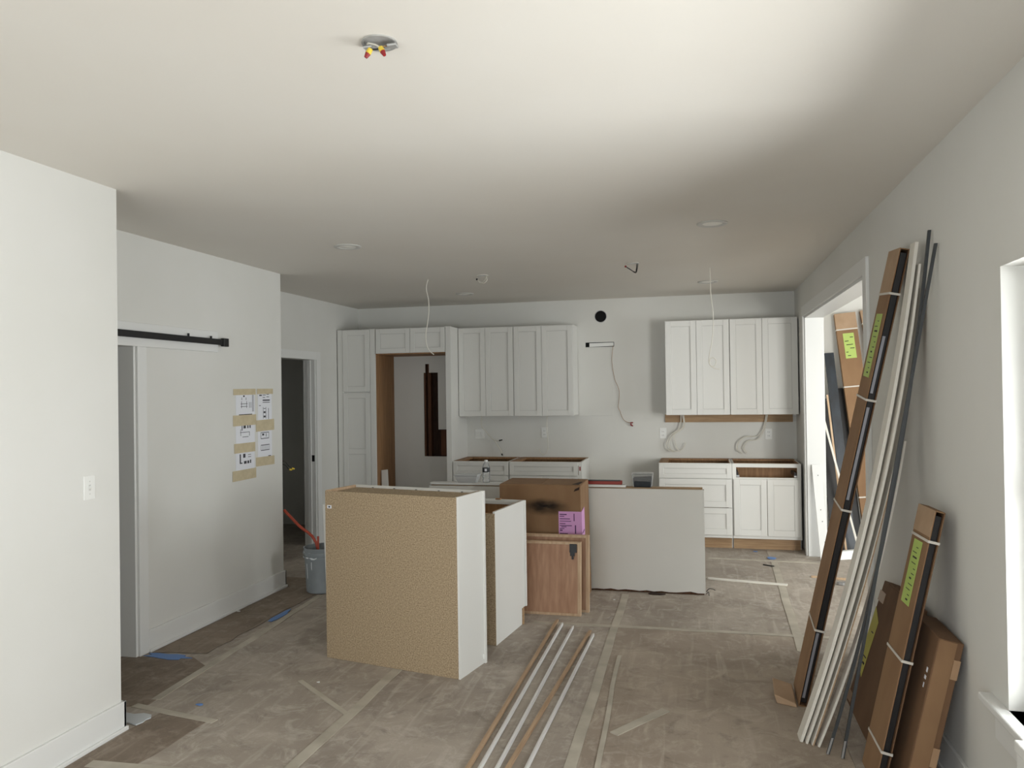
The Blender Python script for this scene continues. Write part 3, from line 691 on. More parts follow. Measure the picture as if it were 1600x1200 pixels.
def wallrect(x0, y0, x1, y1, X=X2):
    a = onX(x0, y0, X); c = onX(x1, y1, X); return a.y, c.y, c.z, a.z     # y0,y1,z0,z1
papers = [((368, 613), (398, 653), 'upper left taped elevation drawing on white paper'),
          ((368, 660), (398, 697), 'taped drawing sheet in the middle of the left column'),
          ((368, 702), (398, 741), 'lowest taped drawing sheet of the left column'),
          ((402.5, 612), (424.5, 659), 'upper right taped drawing sheet near the wall corner'),
          ((402.5, 669), (425, 717), 'lower right taped drawing sheet near the wall corner')]
prints = [
    [(.15, .04, .85, .07), (.15, .14, .85, .17), (.15, .04, .18, .17), (.82, .04, .85, .17), (.25, .45, .6, .47), (.25, .55, .6, .57), (.28, .4, .30, .66), (.55, .4, .57, .66), (.38, .82, .46, .88), (.3, .70, .32, .80), (.52, .7, .54, .8), (.70, .4, .72, .62), (.78, .4, .80, .62), (.86, .25, .88, .9), (.92, .25, .94, .9)],
    [(.3, .66, .34, .86), (.40, .74, .52, .86), (.60, .74, .66, .88), (.72, .74, .78, .88), (.22, .58, .72, .60), (.24, .46, .26, .72), (.70, .44, .72, .6), (.34, .40, .66, .42), (.50, .08, .66, .11), (.76, .08, .92, .11)],
    [(.2, .5, .26, .8), (.38, .66, .50, .80), (.64, .66, .80, .68), (.64, .74, .80, .76), (.2, .46, .34, .5), (.42, .44, .56, .54), (.60, .44, .70, .54), (.74, .44, .8, .56), (.48, .08, .64, .11), (.74, .1, .9, .13)],
    [(.1, .86, .28, .90), (.34, .88, .56, .90), (.34, .80, .52, .82), (.62, .82, .80, .84), (.62, .9, .80, .92), (.34, .70, .86, .74), (.34, .64, .86, .66), (.08, .54, .2, .56), (.36, .12, .38, .5), (.56, .12, .58, .5), (.40, .16, .54, .22), (.40, .3, .54, .36), (.40, .44, .54, .46), (.74, .1, .77, .46), (.5, .04, .62, .06), (.8, .05, .92, .07)],
    [(.2, .66, .78, .68), (.2, .84, .78, .86), (.2, .66, .22, .86), (.76, .66, .78, .86), (.3, .76, .44, .82), (.56, .72, .6, .82), (.2, .30, .80, .32), (.2, .46, .80, .48)]+[(.2+.1*i, .3, .215+.1*i, .48) for i in range(7)]+[(.45, .08, .6, .11), (.72, .1, .9, .13)],
]
for (a, c, lab), pr in zip(papers, prints):
    y0, y1, z0, z1 = wallrect(a[0], a[1], c[0], c[1])
    zz0 = min(z0, z1); zz1 = max(z0, z1)
    pz = thing('drawing_sheet', lab, 'paper', (X2, (y0+y1)/2, zz0), group='drawings taped to the middle left wall')
    obj('sheet', MB().box(X2+.0008, X2+.0018, y0, y1, zz0, zz1), 'paper', pz)
    add_print(pz, Vector((X2+.0018, y0, zz0)), Vector((0, y1-y0, 0)), Vector((0, 0, zz1-zz0)), pr, 'ink', off=Vector((.0004, 0, 0)))
tapes = [((364, 608), (399, 617), 'masking tape above the upper left drawing'), ((363.5, 649.5), (400, 663.5), 'masking tape between the upper and middle left drawings'),
         ((365.5, 694), (398.5, 704.5), 'masking tape between the middle and lowest left drawings'), ((363, 737), (400, 746), 'masking tape under the lowest left drawing'),
         ((401, 607.5), (426, 615.5), 'masking tape above the upper right drawing'), ((399.5, 657), (428, 672), 'masking tape between the two right drawings'), ((399.5, 715), (428.5, 724), 'masking tape under the lower right drawing')]
for k, (a, c, lab) in enumerate(tapes):
    y0, y1, z0, z1 = wallrect(a[0], a[1], c[0], c[1]); z0, z1 = min(z0, z1), max(z0, z1)
    sl = random.uniform(-.006, .006)
    m = MB().hexa([(X2+.0024, y0, z0), (X2+.0032, y0, z0), (X2+.0032, y1, z0+sl), (X2+.0024, y1, z0+sl), (X2+.0024, y0, z1), (X2+.0032, y0, z1), (X2+.0032, y1, z1+sl), (X2+.0024, y1, z1+sl)])
    tag(obj('masking_tape', m, 'tape_masking'), lab, 'tape', 'masking tape holding the drawings')
# light switch on the near wall
c = onX(139, 762, X1)
t = thing('light_switch', 'white light switch on the bright near left wall', 'light switch', (X1, c.y, c.z-.06))
obj('plate', MB().box(X1, X1+.005, c.y-.036, c.y+.036, c.z-.058, c.z+.058), 'plastic_white', t, .003)
obj('toggle_slot', MB().box(X1+.005, X1+.0058, c.y-.007, c.y+.007, c.z-.014, c.z+.014), 'cabinet_edge', t)
obj('toggle', MB().hexa([(X1+.005, c.y-.004, c.z-.006), (X1+.018, c.y-.003, c.z+.008), (X1+.018, c.y+.003, c.z+.008), (X1+.005, c.y+.004, c.z-.006), (X1+.005, c.y-.004, c.z+.006), (X1+.017, c.y-.003, c.z+.014), (X1+.017, c.y+.003, c.z+.014), (X1+.005, c.y+.004, c.z+.006)]), 'plastic_white', t, .001)
for dz in (-.03, .03): obj('screw', MB().box(X1+.005, X1+.0058, c.y-.003, c.y+.003, c.z+dz-.003, c.z+dz+.003), 'cabinet_edge', t)
# wires poking round the corner of the middle wall
t = thing('corner_wires', 'two short loose wires poking out past the wall corner', 'wires', tuple(onY(442, 719, 6.10)))
P = lambda pts, Y: [onY(x, y, Y) for x, y in pts]
obj('wire', MB().tube([Vector((X2-.03, 6.075, onY(442, 718, 6.1).z))]+P([(446, 722), (451, 728), (456, 731)], 6.13), .003, 6), 'wire_black', t)
obj('wire', MB().tube([Vector((X2-.03, 6.075, onY(442, 724, 6.1).z))]+P([(446, 727), (450, 732), (453, 733)], 6.13), .003, 6), 'wire_black', t)
for (x, y) in ((458, 732), (454, 733.5)):
    q = onY(x, y, 6.13); obj('wire_nut', MB().tube([q-Vector((.008, 0, .0)), q+Vector((.012, 0, -.004))], .009, 8, .006), 'nut_yellow', t)

# ================================================================== BACK WALL THINGS
c = onY(938.5, 494.5, YB)
t = thing('vent_hole', 'round black duct opening in the back wall', 'vent', (c.x, YB, c.z))
obj('duct', MB().lathe([(.074, -.004), (.074, .0), (.066, .0), (.066, -.004), (.074, -.004)], (c.x, YB, c.z), 32, 'y'), 'galvanised', t)
obj('duct_inside', MB().disc((c.x, YB-.003, c.z), .067, 'y'), 'black_hole', t)
a = onY(915, 535.5, YB); c = onY(959.5, 541.5, YB)
t = thing('wall_slot', 'thin horizontal slot cut in the back wall with white pipe inside', 'slot', ((a.x+c.x)/2, YB, c.z))
obj('slot_opening', MB().box(a.x, c.x, YB-.002, YB, c.z, a.z), 'black_hole', t)
obj('white_pipe', MB().hexa([(a.x+.045, YB-.006, c.z+.002), (c.x-.006, YB-.006, c.z+.008), (c.x-.006, YB-.001, c.z+.008), (a.x+.045, YB-.001, c.z+.002), (a.x+.045, YB-.006, a.z-.008), (c.x-.006, YB-.006, a.z-.006), (c.x-.006, YB-.001, a.z-.006), (a.x+.045, YB-.001, a.z-.008)]), 'plastic_white', t, .001)
def wire(name, label, runs, Y, r, m='wire_white', nuts=(), nutm='nut_red', cat='wire', group=None):
    q0 = onY(runs[0][0][0], runs[0][0][1], Y)
    t = thing(name, label, cat, tuple(q0), group=group)
    for run in runs: obj('strand', MB().tube(P(run, Y), r, 6), m, t)
    for (x, y, dx, dz) in nuts:
        q = onY(x, y, Y); obj('wire_nut', MB().tube([q, q+Vector((dx, -.005, dz))], .009, 8, .006), nutm, t)
    return t
wire('hood_wire', 'thin brown wire dangling from the wall slot', [[(958, 540), (956.5, 552), (956, 565), (958, 580), (961, 594), (965, 603), (967.5, 612), (967, 625), (966, 636), (969, 643), (972, 652), (977, 658), (985, 661)]], 8.93, .0028, 'wire_copper', [(985, 661, .03, .006), (985, 663, .03, -.02)])
gw = 'cable ends hanging under the wall cabinets'
wire('undercabinet_wire', 'forked white cable above the left base cabinets near the double switch', [[(753, 648), (752, 664), (760, 675), (771, 687), (781, 689)], [(771, 686), (777, 695), (782, 703), (784, 711)]], 8.90, .006, 'wire_white', [(780, 688.5, .04, .01), (784, 709, .01, -.02)], 'wire_black', group=gw)
wire('undercabinet_wire', 'single white cable curling over the left base cabinets', [[(855, 648), (854.5, 668), (856, 690), (855.5, 703), (850, 710), (845, 708), (843, 701)]], 8.90, .005, group=gw)
wire('undercabinet_wire', 'bundle of white cables under the first right wall cabinet', [[(1066, 648), (1068, 666), (1054, 677), (1045, 691), (1048, 702), (1058, 705), (1067, 701), (1071, 692)], [(1068, 648), (1069, 667), (1054, 679), (1055, 692), (1058, 701), (1063, 705.5)], [(1064, 648), (1062, 668), (1048, 680), (1041, 693), (1043, 702), (1052, 706)]], 8.90, .006, group=gw)
wire('undercabinet_wire', 'pair of white cables by the right-hand outlet', [[(1197, 648), (1193, 668), (1184, 681), (1166, 682), (1154, 690), (1152, 702), (1160, 708.5)], [(1199, 648), (1194, 672), (1184, 686), (1168, 689), (1162, 700), (1167, 708)]], 8.90, .006, group=gw)
def outlet(label, x, y, wd, kind):
    c = onY(x, y, YB); t = thing('outlet', label, 'outlet', (c.x, YB, c.z-.06), group='white outlets on the back wall')
    obj('plate', MB().box(c.x-wd/2, c.x+wd/2, YB-.006, YB, c.z-.06, c.z+.06), 'plastic_white', t, .003)
    n = 2 if wd > .09 else 1
    for i in range(n):
        xx = c.x+(i-(n-1)/2)*.046
        if kind == 'o':
            for dz in (-.021, .021):
                f = obj('socket', MB().box(xx-.016, xx+.016, YB-.008, YB-.006, c.z+dz-.014, c.z+dz+.014), 'plastic_white', t, .003)
                obj('slot', MB().box(xx-.009, xx-.006, YB-.0086, YB-.008, c.z+dz-.005, c.z+dz+.006).box(xx+.006, xx+.009, YB-.0086, YB-.008, c.z+dz-.005, c.z+dz+.006), 'black_plastic', f)
        else:
            obj('rocker', MB().box(xx-.016, xx+.016, YB-.009, YB-.006, c.z-.033, c.z+.033), 'plastic_white', t, .002)
outlet('white double switch plate over the left base cabinets', 750, 678, .118, 's')
outlet('white outlet behind the curling cable over left base cabinets', 851, 676, .075, 'o')
outlet('white outlet left of the cable bundle at the right cabinets', 1036, 677, .075, 'o')
outlet('white outlet nearest the right wall over the open drawer cabinet', 1201, 678, .075, 'o')
a = onY(905, 650, YB); c = onY(958, 651, YB)
tag(obj('wall_patch', MB().box(a.x, c.x, YB-.0035, YB, 2.17-.02-.77, 2.17), 'wall_paint', None, .002), 'square drywall patch below the slot in the back wall', 'patch')

# ================================================================== CEILING THINGS
def can(label, x, y):
    c = onZ(x, y, ZC); t = thing('recessed_light', label, 'ceiling light', (c.x, c.y, ZC), group='round recessed ceiling lights')
    obj('trim_ring', MB().lathe([(.096, 0), (.098, -.004), (.090, -.009), (.066, -.006), (.060, 0)], (c.x, c.y, ZC), 36), 'cabinet_edge', t)
    obj('lens', MB().lathe([(.062, -.003), (.03, -.008), (0, -.009)], (c.x, c.y, ZC), 36), 'lamp_lens', t)
can('round recessed ceiling light above the taped drawings, at left', 543, 385)
can('largest round recessed ceiling light toward the right wall', 1113, 349)
can('small recessed ceiling light over the left wall cabinets', 726, 459)
can('small recessed ceiling light over the right wall cabinets', 1106, 440)
# near round fixture box
c = onZ(593, 66, ZC)
t = thing('ceiling_box', 'round galvanised ceiling box with two red and yellow wire nuts', 'electrical box', (c.x, c.y, ZC))
obj('box_rim', MB().lathe([(.053, 0), (.054, -.005), (.051, -.006), (.047, -.005), (.045, 0)], (c.x, c.y, ZC), 32), 'galvanised', t)
obj('box_back', MB().disc((c.x, c.y, ZC-.001), .05), 'galvanised', t)
obj('bracket', MB().box(c.x-.05, c.x-.02, c.y-.012, c.y+.012, ZC-.016, ZC-.010), 'galvanised', t, .002)
obj('bracket', MB().box(c.x+.026, c.x+.055, c.y-.010, c.y+.016, ZC-.018, ZC-.011), 'galvanised', t, .002)
obj('wire', MB().tube([(c.x-.035, c.y-.01, ZC-.006), (c.x-.02, c.y-.03, ZC-.014), (c.x+.005, c.y-.032, ZC-.024), (c.x+.018, c.y-.036, ZC-.036)], .0028, 6), 'wire_white', t)
obj('wire', MB().tube([(c.x+.01, c.y+.02, ZC-.004), (c.x-.004, c.y, ZC-.02), (c.x-.013, c.y-.036, ZC-.036)], .0028, 6), 'wire_black', t)
obj('wire', MB().tube([(c.x+.02, c.y+.02, ZC-.004), (c.x+.012, c.y-.004, ZC-.016), (c.x+.014, c.y-.02, ZC-.028)], .0024, 6), 'wire_copper', t)
for sx, x0 in ((-1, -.010), (1, .014)):
    p0 = Vector((c.x+x0*1.3, c.y-.036, ZC-.034)); d = Vector((sx*.42, -.12, -.75)).normalized()
    n_ = obj('wire_nut', MB().tube([p0, p0+d*.016], .0075, 10, .0085), 'nut_yellow', t)
    obj('nut_tip', MB().tube([p0+d*.015, p0+d*.030], .0085, 10, .005), 'nut_red', n_)
def junction(label, x, y, pts, dark):
    c = onZ(x, y, ZC); t = thing('ceiling_bracket', label, 'electrical box', (c.x, c.y, ZC))
    obj('bracket', MB().box(c.x-.05, c.x+.05, c.y-.015, c.y+.015, ZC-.008, ZC), 'galvanised', t, .002)
    obj('box_rim', MB().lathe([(.050, 0), (.052, -.006), (.046, -.006), (.044, 0)], (c.x, c.y, ZC), 24), 'ceiling_paint', t)
    for pr in pts:
        obj('wire', MB().tube([c+Vector(q) for q in pr], .0035, 6), 'wire_black' if dark else 'wire_white', t)
    q = c+Vector(pts[0][-1]); obj('wire_nut', MB().tube([q, q+Vector((-.012, -.004, .006))], .009, 8, .008), 'nut_red' if dark else 'wire_black', t)
junction('ceiling bracket with light loose wires left of the dark-wired one', 754, 430, [[(.04, 0, -.01), (.02, -.01, -.05), (-.02, -.01, -.07), (-.045, -.01, -.04)], [(.03, .01, -.01), (.045, -.01, -.05), (.01, -.015, -.075), (-.03, -.01, -.055)]], False)
junction('ceiling bracket with dark wires bent in a triangle', 989, 411, [[(.04, 0, -.01), (.035, -.01, -.05), (.022, -.01, -.085), (-.02, -.01, -.055), (-.055, -.01, -.03)], [(.03, 0, -.01), (.028, -.01, -.05), (.016, -.01, -.078), (-.05, -.012, -.036)]], True)
wire('pendant_cable', 'white cable hanging from the ceiling before the refrigerator cabinet', [[(669, 436), (666.5, 445), (666.5, 455), (669.5, 468), (670, 485), (668, 505), (665.5, 520), (666, 535), (670, 547), (678, 554)]], 6.82, .0045, cat='cable')
wire('pendant_cable', 'white cable with curled end hanging before the right wall cabinets', [[(1109, 417), (1110, 440), (1110.5, 460), (1113, 478), (1114.5, 500), (1113, 530), (1109, 552), (1107.5, 565), (1111, 572), (1117, 571), (1119, 564), (1115, 559), (1109.5, 561), (1109, 569), (1115, 575), (1124, 577)]], 6.94, .004, cat='cable')

# ================================================================== THINGS LEANING ON THE RIGHT WALL
def frame_mat(P0, P1, wdir=(0, 1, 0)):
    """local x = thickness toward the wall, y = width, z = up along the leaning length"""
    P0 = Vector(P0); P1 = Vector(P1); a = (P1-P0).normalized(); wv = Vector(wdir); wv = (wv-a*wv.dot(a)).normalized(); tv = wv.cross(a).normalized()
    m = Matrix((tv, wv, a)).transposed().to_4x4(); m.translation = P0
    return m, (P1-P0).length
def carton_u(label, P0, P1, wd, th, straps, lab_s, group, foils=(), wdir=(0, 1, 0)):
    m, Ln = frame_mat(P0, P1, wdir)
    t = thing('long_carton', label, 'carton', tuple(P0), group=group)
    s = .005
    obj('front_panel', MB(m).box(0, s, 0, wd, .0, Ln), 'cardboard', t, .002)
    obj('rear_panel', MB(m).box(th-s, th, 0, wd, .0, Ln), 'cardboard_dark', t, .001)
    obj('side_panel', MB(m).box(s, th-s, wd-s, wd, .0, Ln), 'cardboard', t, .001)
    obj('end_flap', MB(m).box(s, th-s, .004, wd-s, Ln-s, Ln), 'cardboard', t, .001)
    obj('end_flap', MB(m).box(s, th-s, .004, wd-s, .0, s), 'cardboard', t, .001)
    obj('contents', MB(m).box(s+.004, th-s-.002, .014, wd-s-.005, .02, Ln-.02), 'film_black', t, .002)
    for f0, f1 in foils: obj('foil_strip', MB(m).box(s+.006, s+.006+th*.30, .008, .014, f0*Ln, f1*Ln), 'foil_grey', t)
    obj('tape_end', MB(m).box(-.0012, 0, .0, wd, Ln*.905, Ln), 'cardboard_light', t)
    for q in straps:
        z = q*Ln; e = .0022; h = .011
        sb = MB(m).box(-.0015-e, -.0015, -e, wd+e, z, z+h).box(-e, th+e, -.001-e, -.001, z, z+h).box(th, th+e, -e, wd+e, z, z+h).box(-e, th+e, wd, wd+e, z, z+h)
        obj('strap', sb, 'strap_white', t)
    if lab_s:
        z0, z1, y0, y1, colr = lab_s
        lb = obj('label', MB(m).box(-.0022, -.0008, y0, y1, z0*Ln, z1*Ln), colr, t)
        pb = MB(m); H_ = (z1-z0)*Ln
        rr = random.Random(3)
        for k in range(11):
            zz = z0*Ln+H_*(.06+.082*k); wv = rr.choice((.25, .35, .5)); yy = y0+(y1-y0)*rr.uniform(.08, .4)
            pb.box(-.0028, -.0022, yy, yy+(y1-y0)*wv, zz, zz+H_*(.012 if k % 4 else .026))
        obj('print', pb, 'label_ink', lb)
    return t
gl = 'long strapped cartons'
tA = carton_u('tallest brown strapped carton leaning on the right wall near the opening', (.480, 4.31, .003), (.962, 4.09, 2.36), .25, .045, (.175, .445, .683, .905), (.73, .865, .06, .20, 'label_green'), gl, ((.02, .17), (.47, .67), (.70, .82)))
# loosened bottom flap on the floor
m = MB().hexa([(.375, 4.33, .0), (.475, 4.29, .0), (.475, 4.48, .0), (.39, 4.54, .0), (.362, 4.34, .045), (.468, 4.29, .02), (.47, 4.50, .05), (.37, 4.55, .06)])
obj('bottom_flap', m, 'cardboard_light', tA, .006)

def bent_board(name, label, P0, Pm, P1, wd, th, m, edge=None, group=None, n=16):
    P0, Pm, P1 = Vector(P0), Vector(Pm), Vector(P1); ctl = 2*Pm-.5*(P0+P1)
    t = thing(name, label, 'board', tuple(P0), group=group)
    def strip(x0, x1):
        vs = []; fs = []
        for i in range(n+1):
            s = i/n; p = P0*(1-s)**2+ctl*2*s*(1-s)+P1*s*s; d = ((ctl-P0)*(1-s)+(P1-ctl)*s).normalized()
            wv = Vector((0, 1, 0)); wv = (wv-d*wv.dot(d)).normalized(); tv = wv.cross(d)
            vs += [p+tv*x0, p+tv*x0+wv*wd, p+tv*x1+wv*wd, p+tv*x1]
        for i in range(n):
            for k in range(4): fs.append((i*4+k, i*4+(k+1) % 4, i*4+4+(k+1) % 4, i*4+4+k))
        fs += [(3, 2, 1, 0), (n*4, n*4+1, n*4+2, n*4+3)]
        return MB().add(vs, fs)
    obj('painted_face', strip(0, th*.35), m, t)
    obj('core', strip(th*.35, th), edge or m, t)
    return t
gb = 'trim boards leaning together on the right wall'
bent_board('trim_board', 'front cream trim board of the leaning bundle, broadest face showing', (.437, 3.885, .003), (.772, 3.93, 1.13), (.982, 3.90, 2.352), .090, .014, 'board_cream', 'board_cream', gb)
bent_board('trim_board', 'second thin cream trim board just behind the front one', (.462, 3.868, .003), (.800, 3.90, 1.13), (.996, 3.905, 2.25), .085, .010, 'board_cream', 'board_cream', gb)
bent_board('trim_board', 'third trim board of the bundle with brown raw edge', (.487, 3.855, .003), (.842, 3.92, 1.16), (1.010, 3.90, 2.14), .085, .010, 'board_cream', 'stick_wood', gb)
bent_board('trim_board', 'short pale trim board ending halfway up the leaning bundle', (.512, 3.845, .003), (.765, 3.93, .69), (.955, 4.05, 1.42), .055, .010, 'board_cream', 'board_cream', gb)
def rod(label, P0, Pm, P1):
    P0, Pm, P1 = Vector(P0), Vector(Pm), Vector(P1)
    t = thing('metal_rod', label, 'rod', tuple(P0), group='dark metal angle rods')
    a = .013; th = .003
    ctl = 2*Pm-.5*(P0+P1); n = 14
    def leg(x0, x1, y0, y1, s0=0, s1=1):
        vs = []; fs = []
        for i in range(n+1):
            s = s0+(s1-s0)*i/n; p = P0*(1-s)**2+ctl*2*s*(1-s)+P1*s*s
            vs += [p+Vector((x0, y0, 0)), p+Vector((x1, y0, 0)), p+Vector((x1, y1, 0)), p+Vector((x0, y1, 0))]
        for i in range(n):
            for k in range(4): fs.append((i*4+k, i*4+(k+1) % 4, i*4+4+(k+1) % 4, i*4+4+k))
        fs += [(3, 2, 1, 0), (n*4, n*4+1, n*4+2, n*4+3)]
        return MB().add(vs, fs)
    obj('flange', leg(0, a, 0, th), 'rod_steel', t); obj('flange', leg(0, th, th, a), 'black_steel', t)
    obj('tip_tape', leg(-.001, .008, -.001, 0, 0, .035), 'steel_bright', t)
rod('dark metal rod reaching highest on the right wall', (.540, 3.775, .003), (.825, 3.80, 1.13), (1.010, 3.80, 2.385))
rod('dark metal rod right of the highest one, nearer the flat carton', (.598, 3.745, .003), (.806, 3.735, 1.15), (1.012, 3.715, 2.31))

# flat cartons
def flat_carton(label, P0, P1, wd, th, m_, lab=None, extra=None, wdir=(0, 1, 0)):
    m, Ln = frame_mat(P0, P1, wdir)
    t = thing('flat_carton', label, 'carton', tuple(P0))
    obj('carton_body', MB(m).box(0, th, 0, wd, 0, Ln), m_, t, .004)
    return t, m, Ln
t, m, Ln = flat_carton('wide flat brown carton with yellow label leaning low on the right wall', (.745, 3.86, .003), (.955, 3.885, .665), .60, .05, 'cardboard_dark')
obj('torn_edge', MB(m).prism([(.002, .26, Ln-.01), (.002, .50, Ln-.01), (.002, .49, Ln+.012), (.002, .40, Ln+.006), (.002, .36, Ln+.016), (.002, .27, Ln)], (.045, 0, 0)), 'cardboard_dark', t)
lb = obj('label', MB(m).hexa([(-.002, .475, .19), (-.001, .475, .19), (-.001, .598, .24), (-.002, .598, .24), (-.002, .475, .49), (-.001, .475, .49), (-.001, .598, .55), (-.002, .598, .55)]), 'label_yellow', t)
for q in ((.49, .53, .25, .262), (.49, .56, .285, .292), (.50, .54, .42, .426)): obj('print', MB(m).box(-.0026, -.002, *q), 'label_ink', lb)
obj('tape_patch', MB(m).box(-.0014, 0, .50, .615, .585, .64), 'tape_clear', t)
obj('tape_patch', MB(m).box(-.0014, 0, .53, .615, .03, .08), 'tape_clear', t)
P0, P1 = (.775, 3.435, .003), (.925, 3.435, .665)
t, m, Ln = flat_carton('thick brown carton wedged behind the narrow green-labelled carton', P0, P1, .37, .095, 'cardboard_dark')
obj('end_panel', MB(m).box(.004, .070, -.004, 0, .004, Ln-.004), 'cardboard', t, .001)
obj('tape_patch', MB(m).box(.070, .0955, -.005, 0, Ln-.15, Ln-.07), 'tape_clear', t)
obj('tape_patch', MB(m).box(.070, .0955, -.005, 0, .16, .24), 'tape_clear', t)
for q in ((.04, .055, Ln-.16, Ln-.14), (.04, .06, Ln-.19, Ln-.175), (.045, .055, Ln-.225, Ln-.205)): obj('print', MB(m).box(-.0012, 0, *q), 'paper', t)
carton_u('short strapped carton with green label leaning low near the window', (.685, 3.50, .003), (.945, 3.525, 1.165), .245, .040, (.125, .455, .885), (.64, .875, .07, .19, 'label_green'), gl)
# white box with orange top under the window
c = onZ(1587, 1156, .63)
t = thing('white_box', 'white box with orange print under the window, cut by the picture edge', 'box', (c.x+.06, c.y-.2, 0))
wx0, wx1, wy0, wy1 = c.x, min(c.x+.20, .978), c.y-.36, c.y
obj('box_body', MB().box(wx0, wx1, wy0, wy1, 0, .60), 'plastic_white', t, .006)
obj('box_lid', MB().box(wx0-.004, wx1+.004, wy0-.004, wy1+.004, .595, .63), 'plastic_white', t, .005)
obj('top_print', MB().box(wx0+.02, wx1-.01, wy0+.02, wy1-.02, .63, .6308), 'orange_print', t)
obj('side_print', MB().box(wx0-.0008, wx0, wy0+.05, wy1-.06, .30, .55), 'label_ink', t)

# ================================================================== SIDE ROOM THINGS
YS = 9.05
def lean_y(P0, P1, wd, th):
    """leans on a wall facing -Y: local x = width (to the right), y = thickness (back), z = length"""
    P0 = Vector(P0); P1 = Vector(P1); a = (P1-P0).normalized(); wv = Vector((1, 0, 0)); wv = (wv-a*wv.dot(a)).normalized(); tv = a.cross(wv).normalized()
    m = Matrix((wv, tv, a)).transposed().to_4x4(); m.translation = P0
    return m, (P1-P0).length
def room_carton(label, P0, P1, wd, th, straps, label_box):
    m, Ln = lean_y(P0, P1, wd, th); t = thing('long_carton', label, 'carton', tuple(P0), group=gl)
    obj('carton_body', MB(m).box(0, wd, 0, th, 0, Ln), 'cardboard', t, .003)
    obj('tape_end', MB(m).box(0, wd, -.001, 0, Ln*.93, Ln), 'cardboard_light', t)
    for s in straps:
        z = s*Ln; e = .002; obj('strap', MB(m).box(-e, wd+e, -.0015-e, -.0015, z, z+.014).box(-e, 0, -e, th, z, z+.014).box(wd, wd+e, -e, th, z, z+.014), 'strap_white', t)
    if label_box:
        lb = obj('label', MB(m).box(wd*.27, wd*.78, -.0022, -.001, Ln*.80, Ln*.91), 'label_green', t)
        pb = MB(m)
        for k, (u0_, u1_) in enumerate(((.2, .5), (.1, .3), (.5, .9), (.2, .8), (.1, .45), (.6, .9))):
            zz = Ln*(.81+.016*k); pb.box(wd*(.27+.51*u0_), wd*(.27+.51*u1_), -.0028, -.0022, zz, zz+.008)
        obj('print', pb, 'label_ink', lb)
    return t
room_carton('tall brown carton with green label seen through the opening', (1.64, 8.55, 0), (1.435, 8.95, 2.47), .215, .06, (.03, .21, .44, .675, .925), True)
room_carton('second tall carton half hidden at the near casing of the opening', (1.98, 8.45, 0), (1.70, 8.97, 2.50), .16, .06, (.3, .6, .84, .94), False)
def plank(name, label, P0, P1, wd, th, m_, group=None):
    m, Ln = lean_y(P0, P1, wd, th); return tag(obj(name, MB(m).box(0, wd, 0, th, 0, Ln), m_, None, .002), label, 'board', group)
plank('dark_plank', 'tall blue-black board leaning beside the carton in the side room', (1.445, 8.50, 0), (1.318, 8.88, 2.045), .095, .02, 'blue_black_film')
plank('dark_plank', 'shorter black board leaning right of the blue-black one', (1.515, 8.62, 0), (1.40, 8.94, 1.66), .115, .02, 'film_black')
plank('dark_plank', 'low black board just inside the opening behind the white scrap', (1.29, 8.38, 0), (1.22, 8.75, 1.55), .115, .02, 'film_black')
plank('thin_batten', 'thin tan batten leaning across the dark boards', (1.40, 8.30, 0), (1.268, 8.46, 1.60), .018, .012, 'pine', 'thin battens in the side room')
plank('thin_batten', 'thin cream batten slanting low across the dark boards', (1.52, 8.26, 0), (1.20, 8.36, 1.42), .02, .012, 'board_cream', 'thin battens in the side room')
m, Ln = lean_y((1.112, 7.92, 0), (1.066, 8.10, .915), .082, .018)
t = thing('white_scrap_board', 'short white board with screw holes leaning on the far door jamb', 'board', (1.112, 7.92, 0))
obj('board', MB(m).box(0, .082, 0, .018, 0, Ln), 'trim_paint', t, .0015)
for k, (u, v) in enumerate(((.05, .07), (.05, .19), (.045, .40), (.04, .52), (.045, .88))):
    obj('screw_hole', MB(m).box(u, u+.008, -.0008, 0, v*Ln, v*Ln+.008), 'black_hole', t)
m = MB().hexa([(1.28, 8.00, 0), (1.57, 8.14, 0), (1.56, 8.19, 0), (1.27, 8.05, 0), (1.28, 8.02, .075), (1.57, 8.16, .085), (1.56, 8.21, .085), (1.27, 8.07, .075)])
tag(obj('white_offcut', m, 'trim_paint', None, .002), 'white board offcut lying on the side room floor', 'board')

# ================================================================== LOOSE STICKS AND DEBRIS ON THE FLOOR
def stick(label, a, c, wd, m_, prof='round'):
    a = Vector((a[0], a[1], .0)); c = Vector((c[0], c[1], .0)); d = (c-a).normalized(); q = Vector((d.y, -d.x, 0))
    if prof == 'round':
        pr = [(0, 0), (wd, 0)]+[(wd*math.cos(k*math.pi/2/5), wd*math.sin(k*math.pi/2/5)) for k in range(1, 6)]
    else: pr = [(0, 0), (wd, 0), (wd, wd*.7), (0, wd*.7)]
    z = Vector((0, 0, .003))
    mb = MB().prism([a+q*(u-wd/2)+Vector((0, 0, v))+z for u, v in pr], c-a)
    return tag(obj('trim_stick', mb, m_), label, 'stick', 'loose sticks lying on the floor')
stick('leftmost bare wood stick of the five on the floor', (-1.033, 5.54), (-1.028, 3.1), .020, 'stick_wood', 'sq')
stick('white stick next to the leftmost wood one', (-.985, 5.45), (-.978, 3.08), .021, 'trim_paint')
stick('middle white stick of the five on the floor', (-.899, 5.39), (-.905, 3.06), .021, 'trim_paint')
stick('bare wood stick right of the middle white one', (-.764, 5.33), (-.868, 3.05), .020, 'stick_wood', 'sq')
stick('rightmost white stick of the five on the floor', (-.735, 5.25), (-.782, 3.04), .021, 'trim_paint')
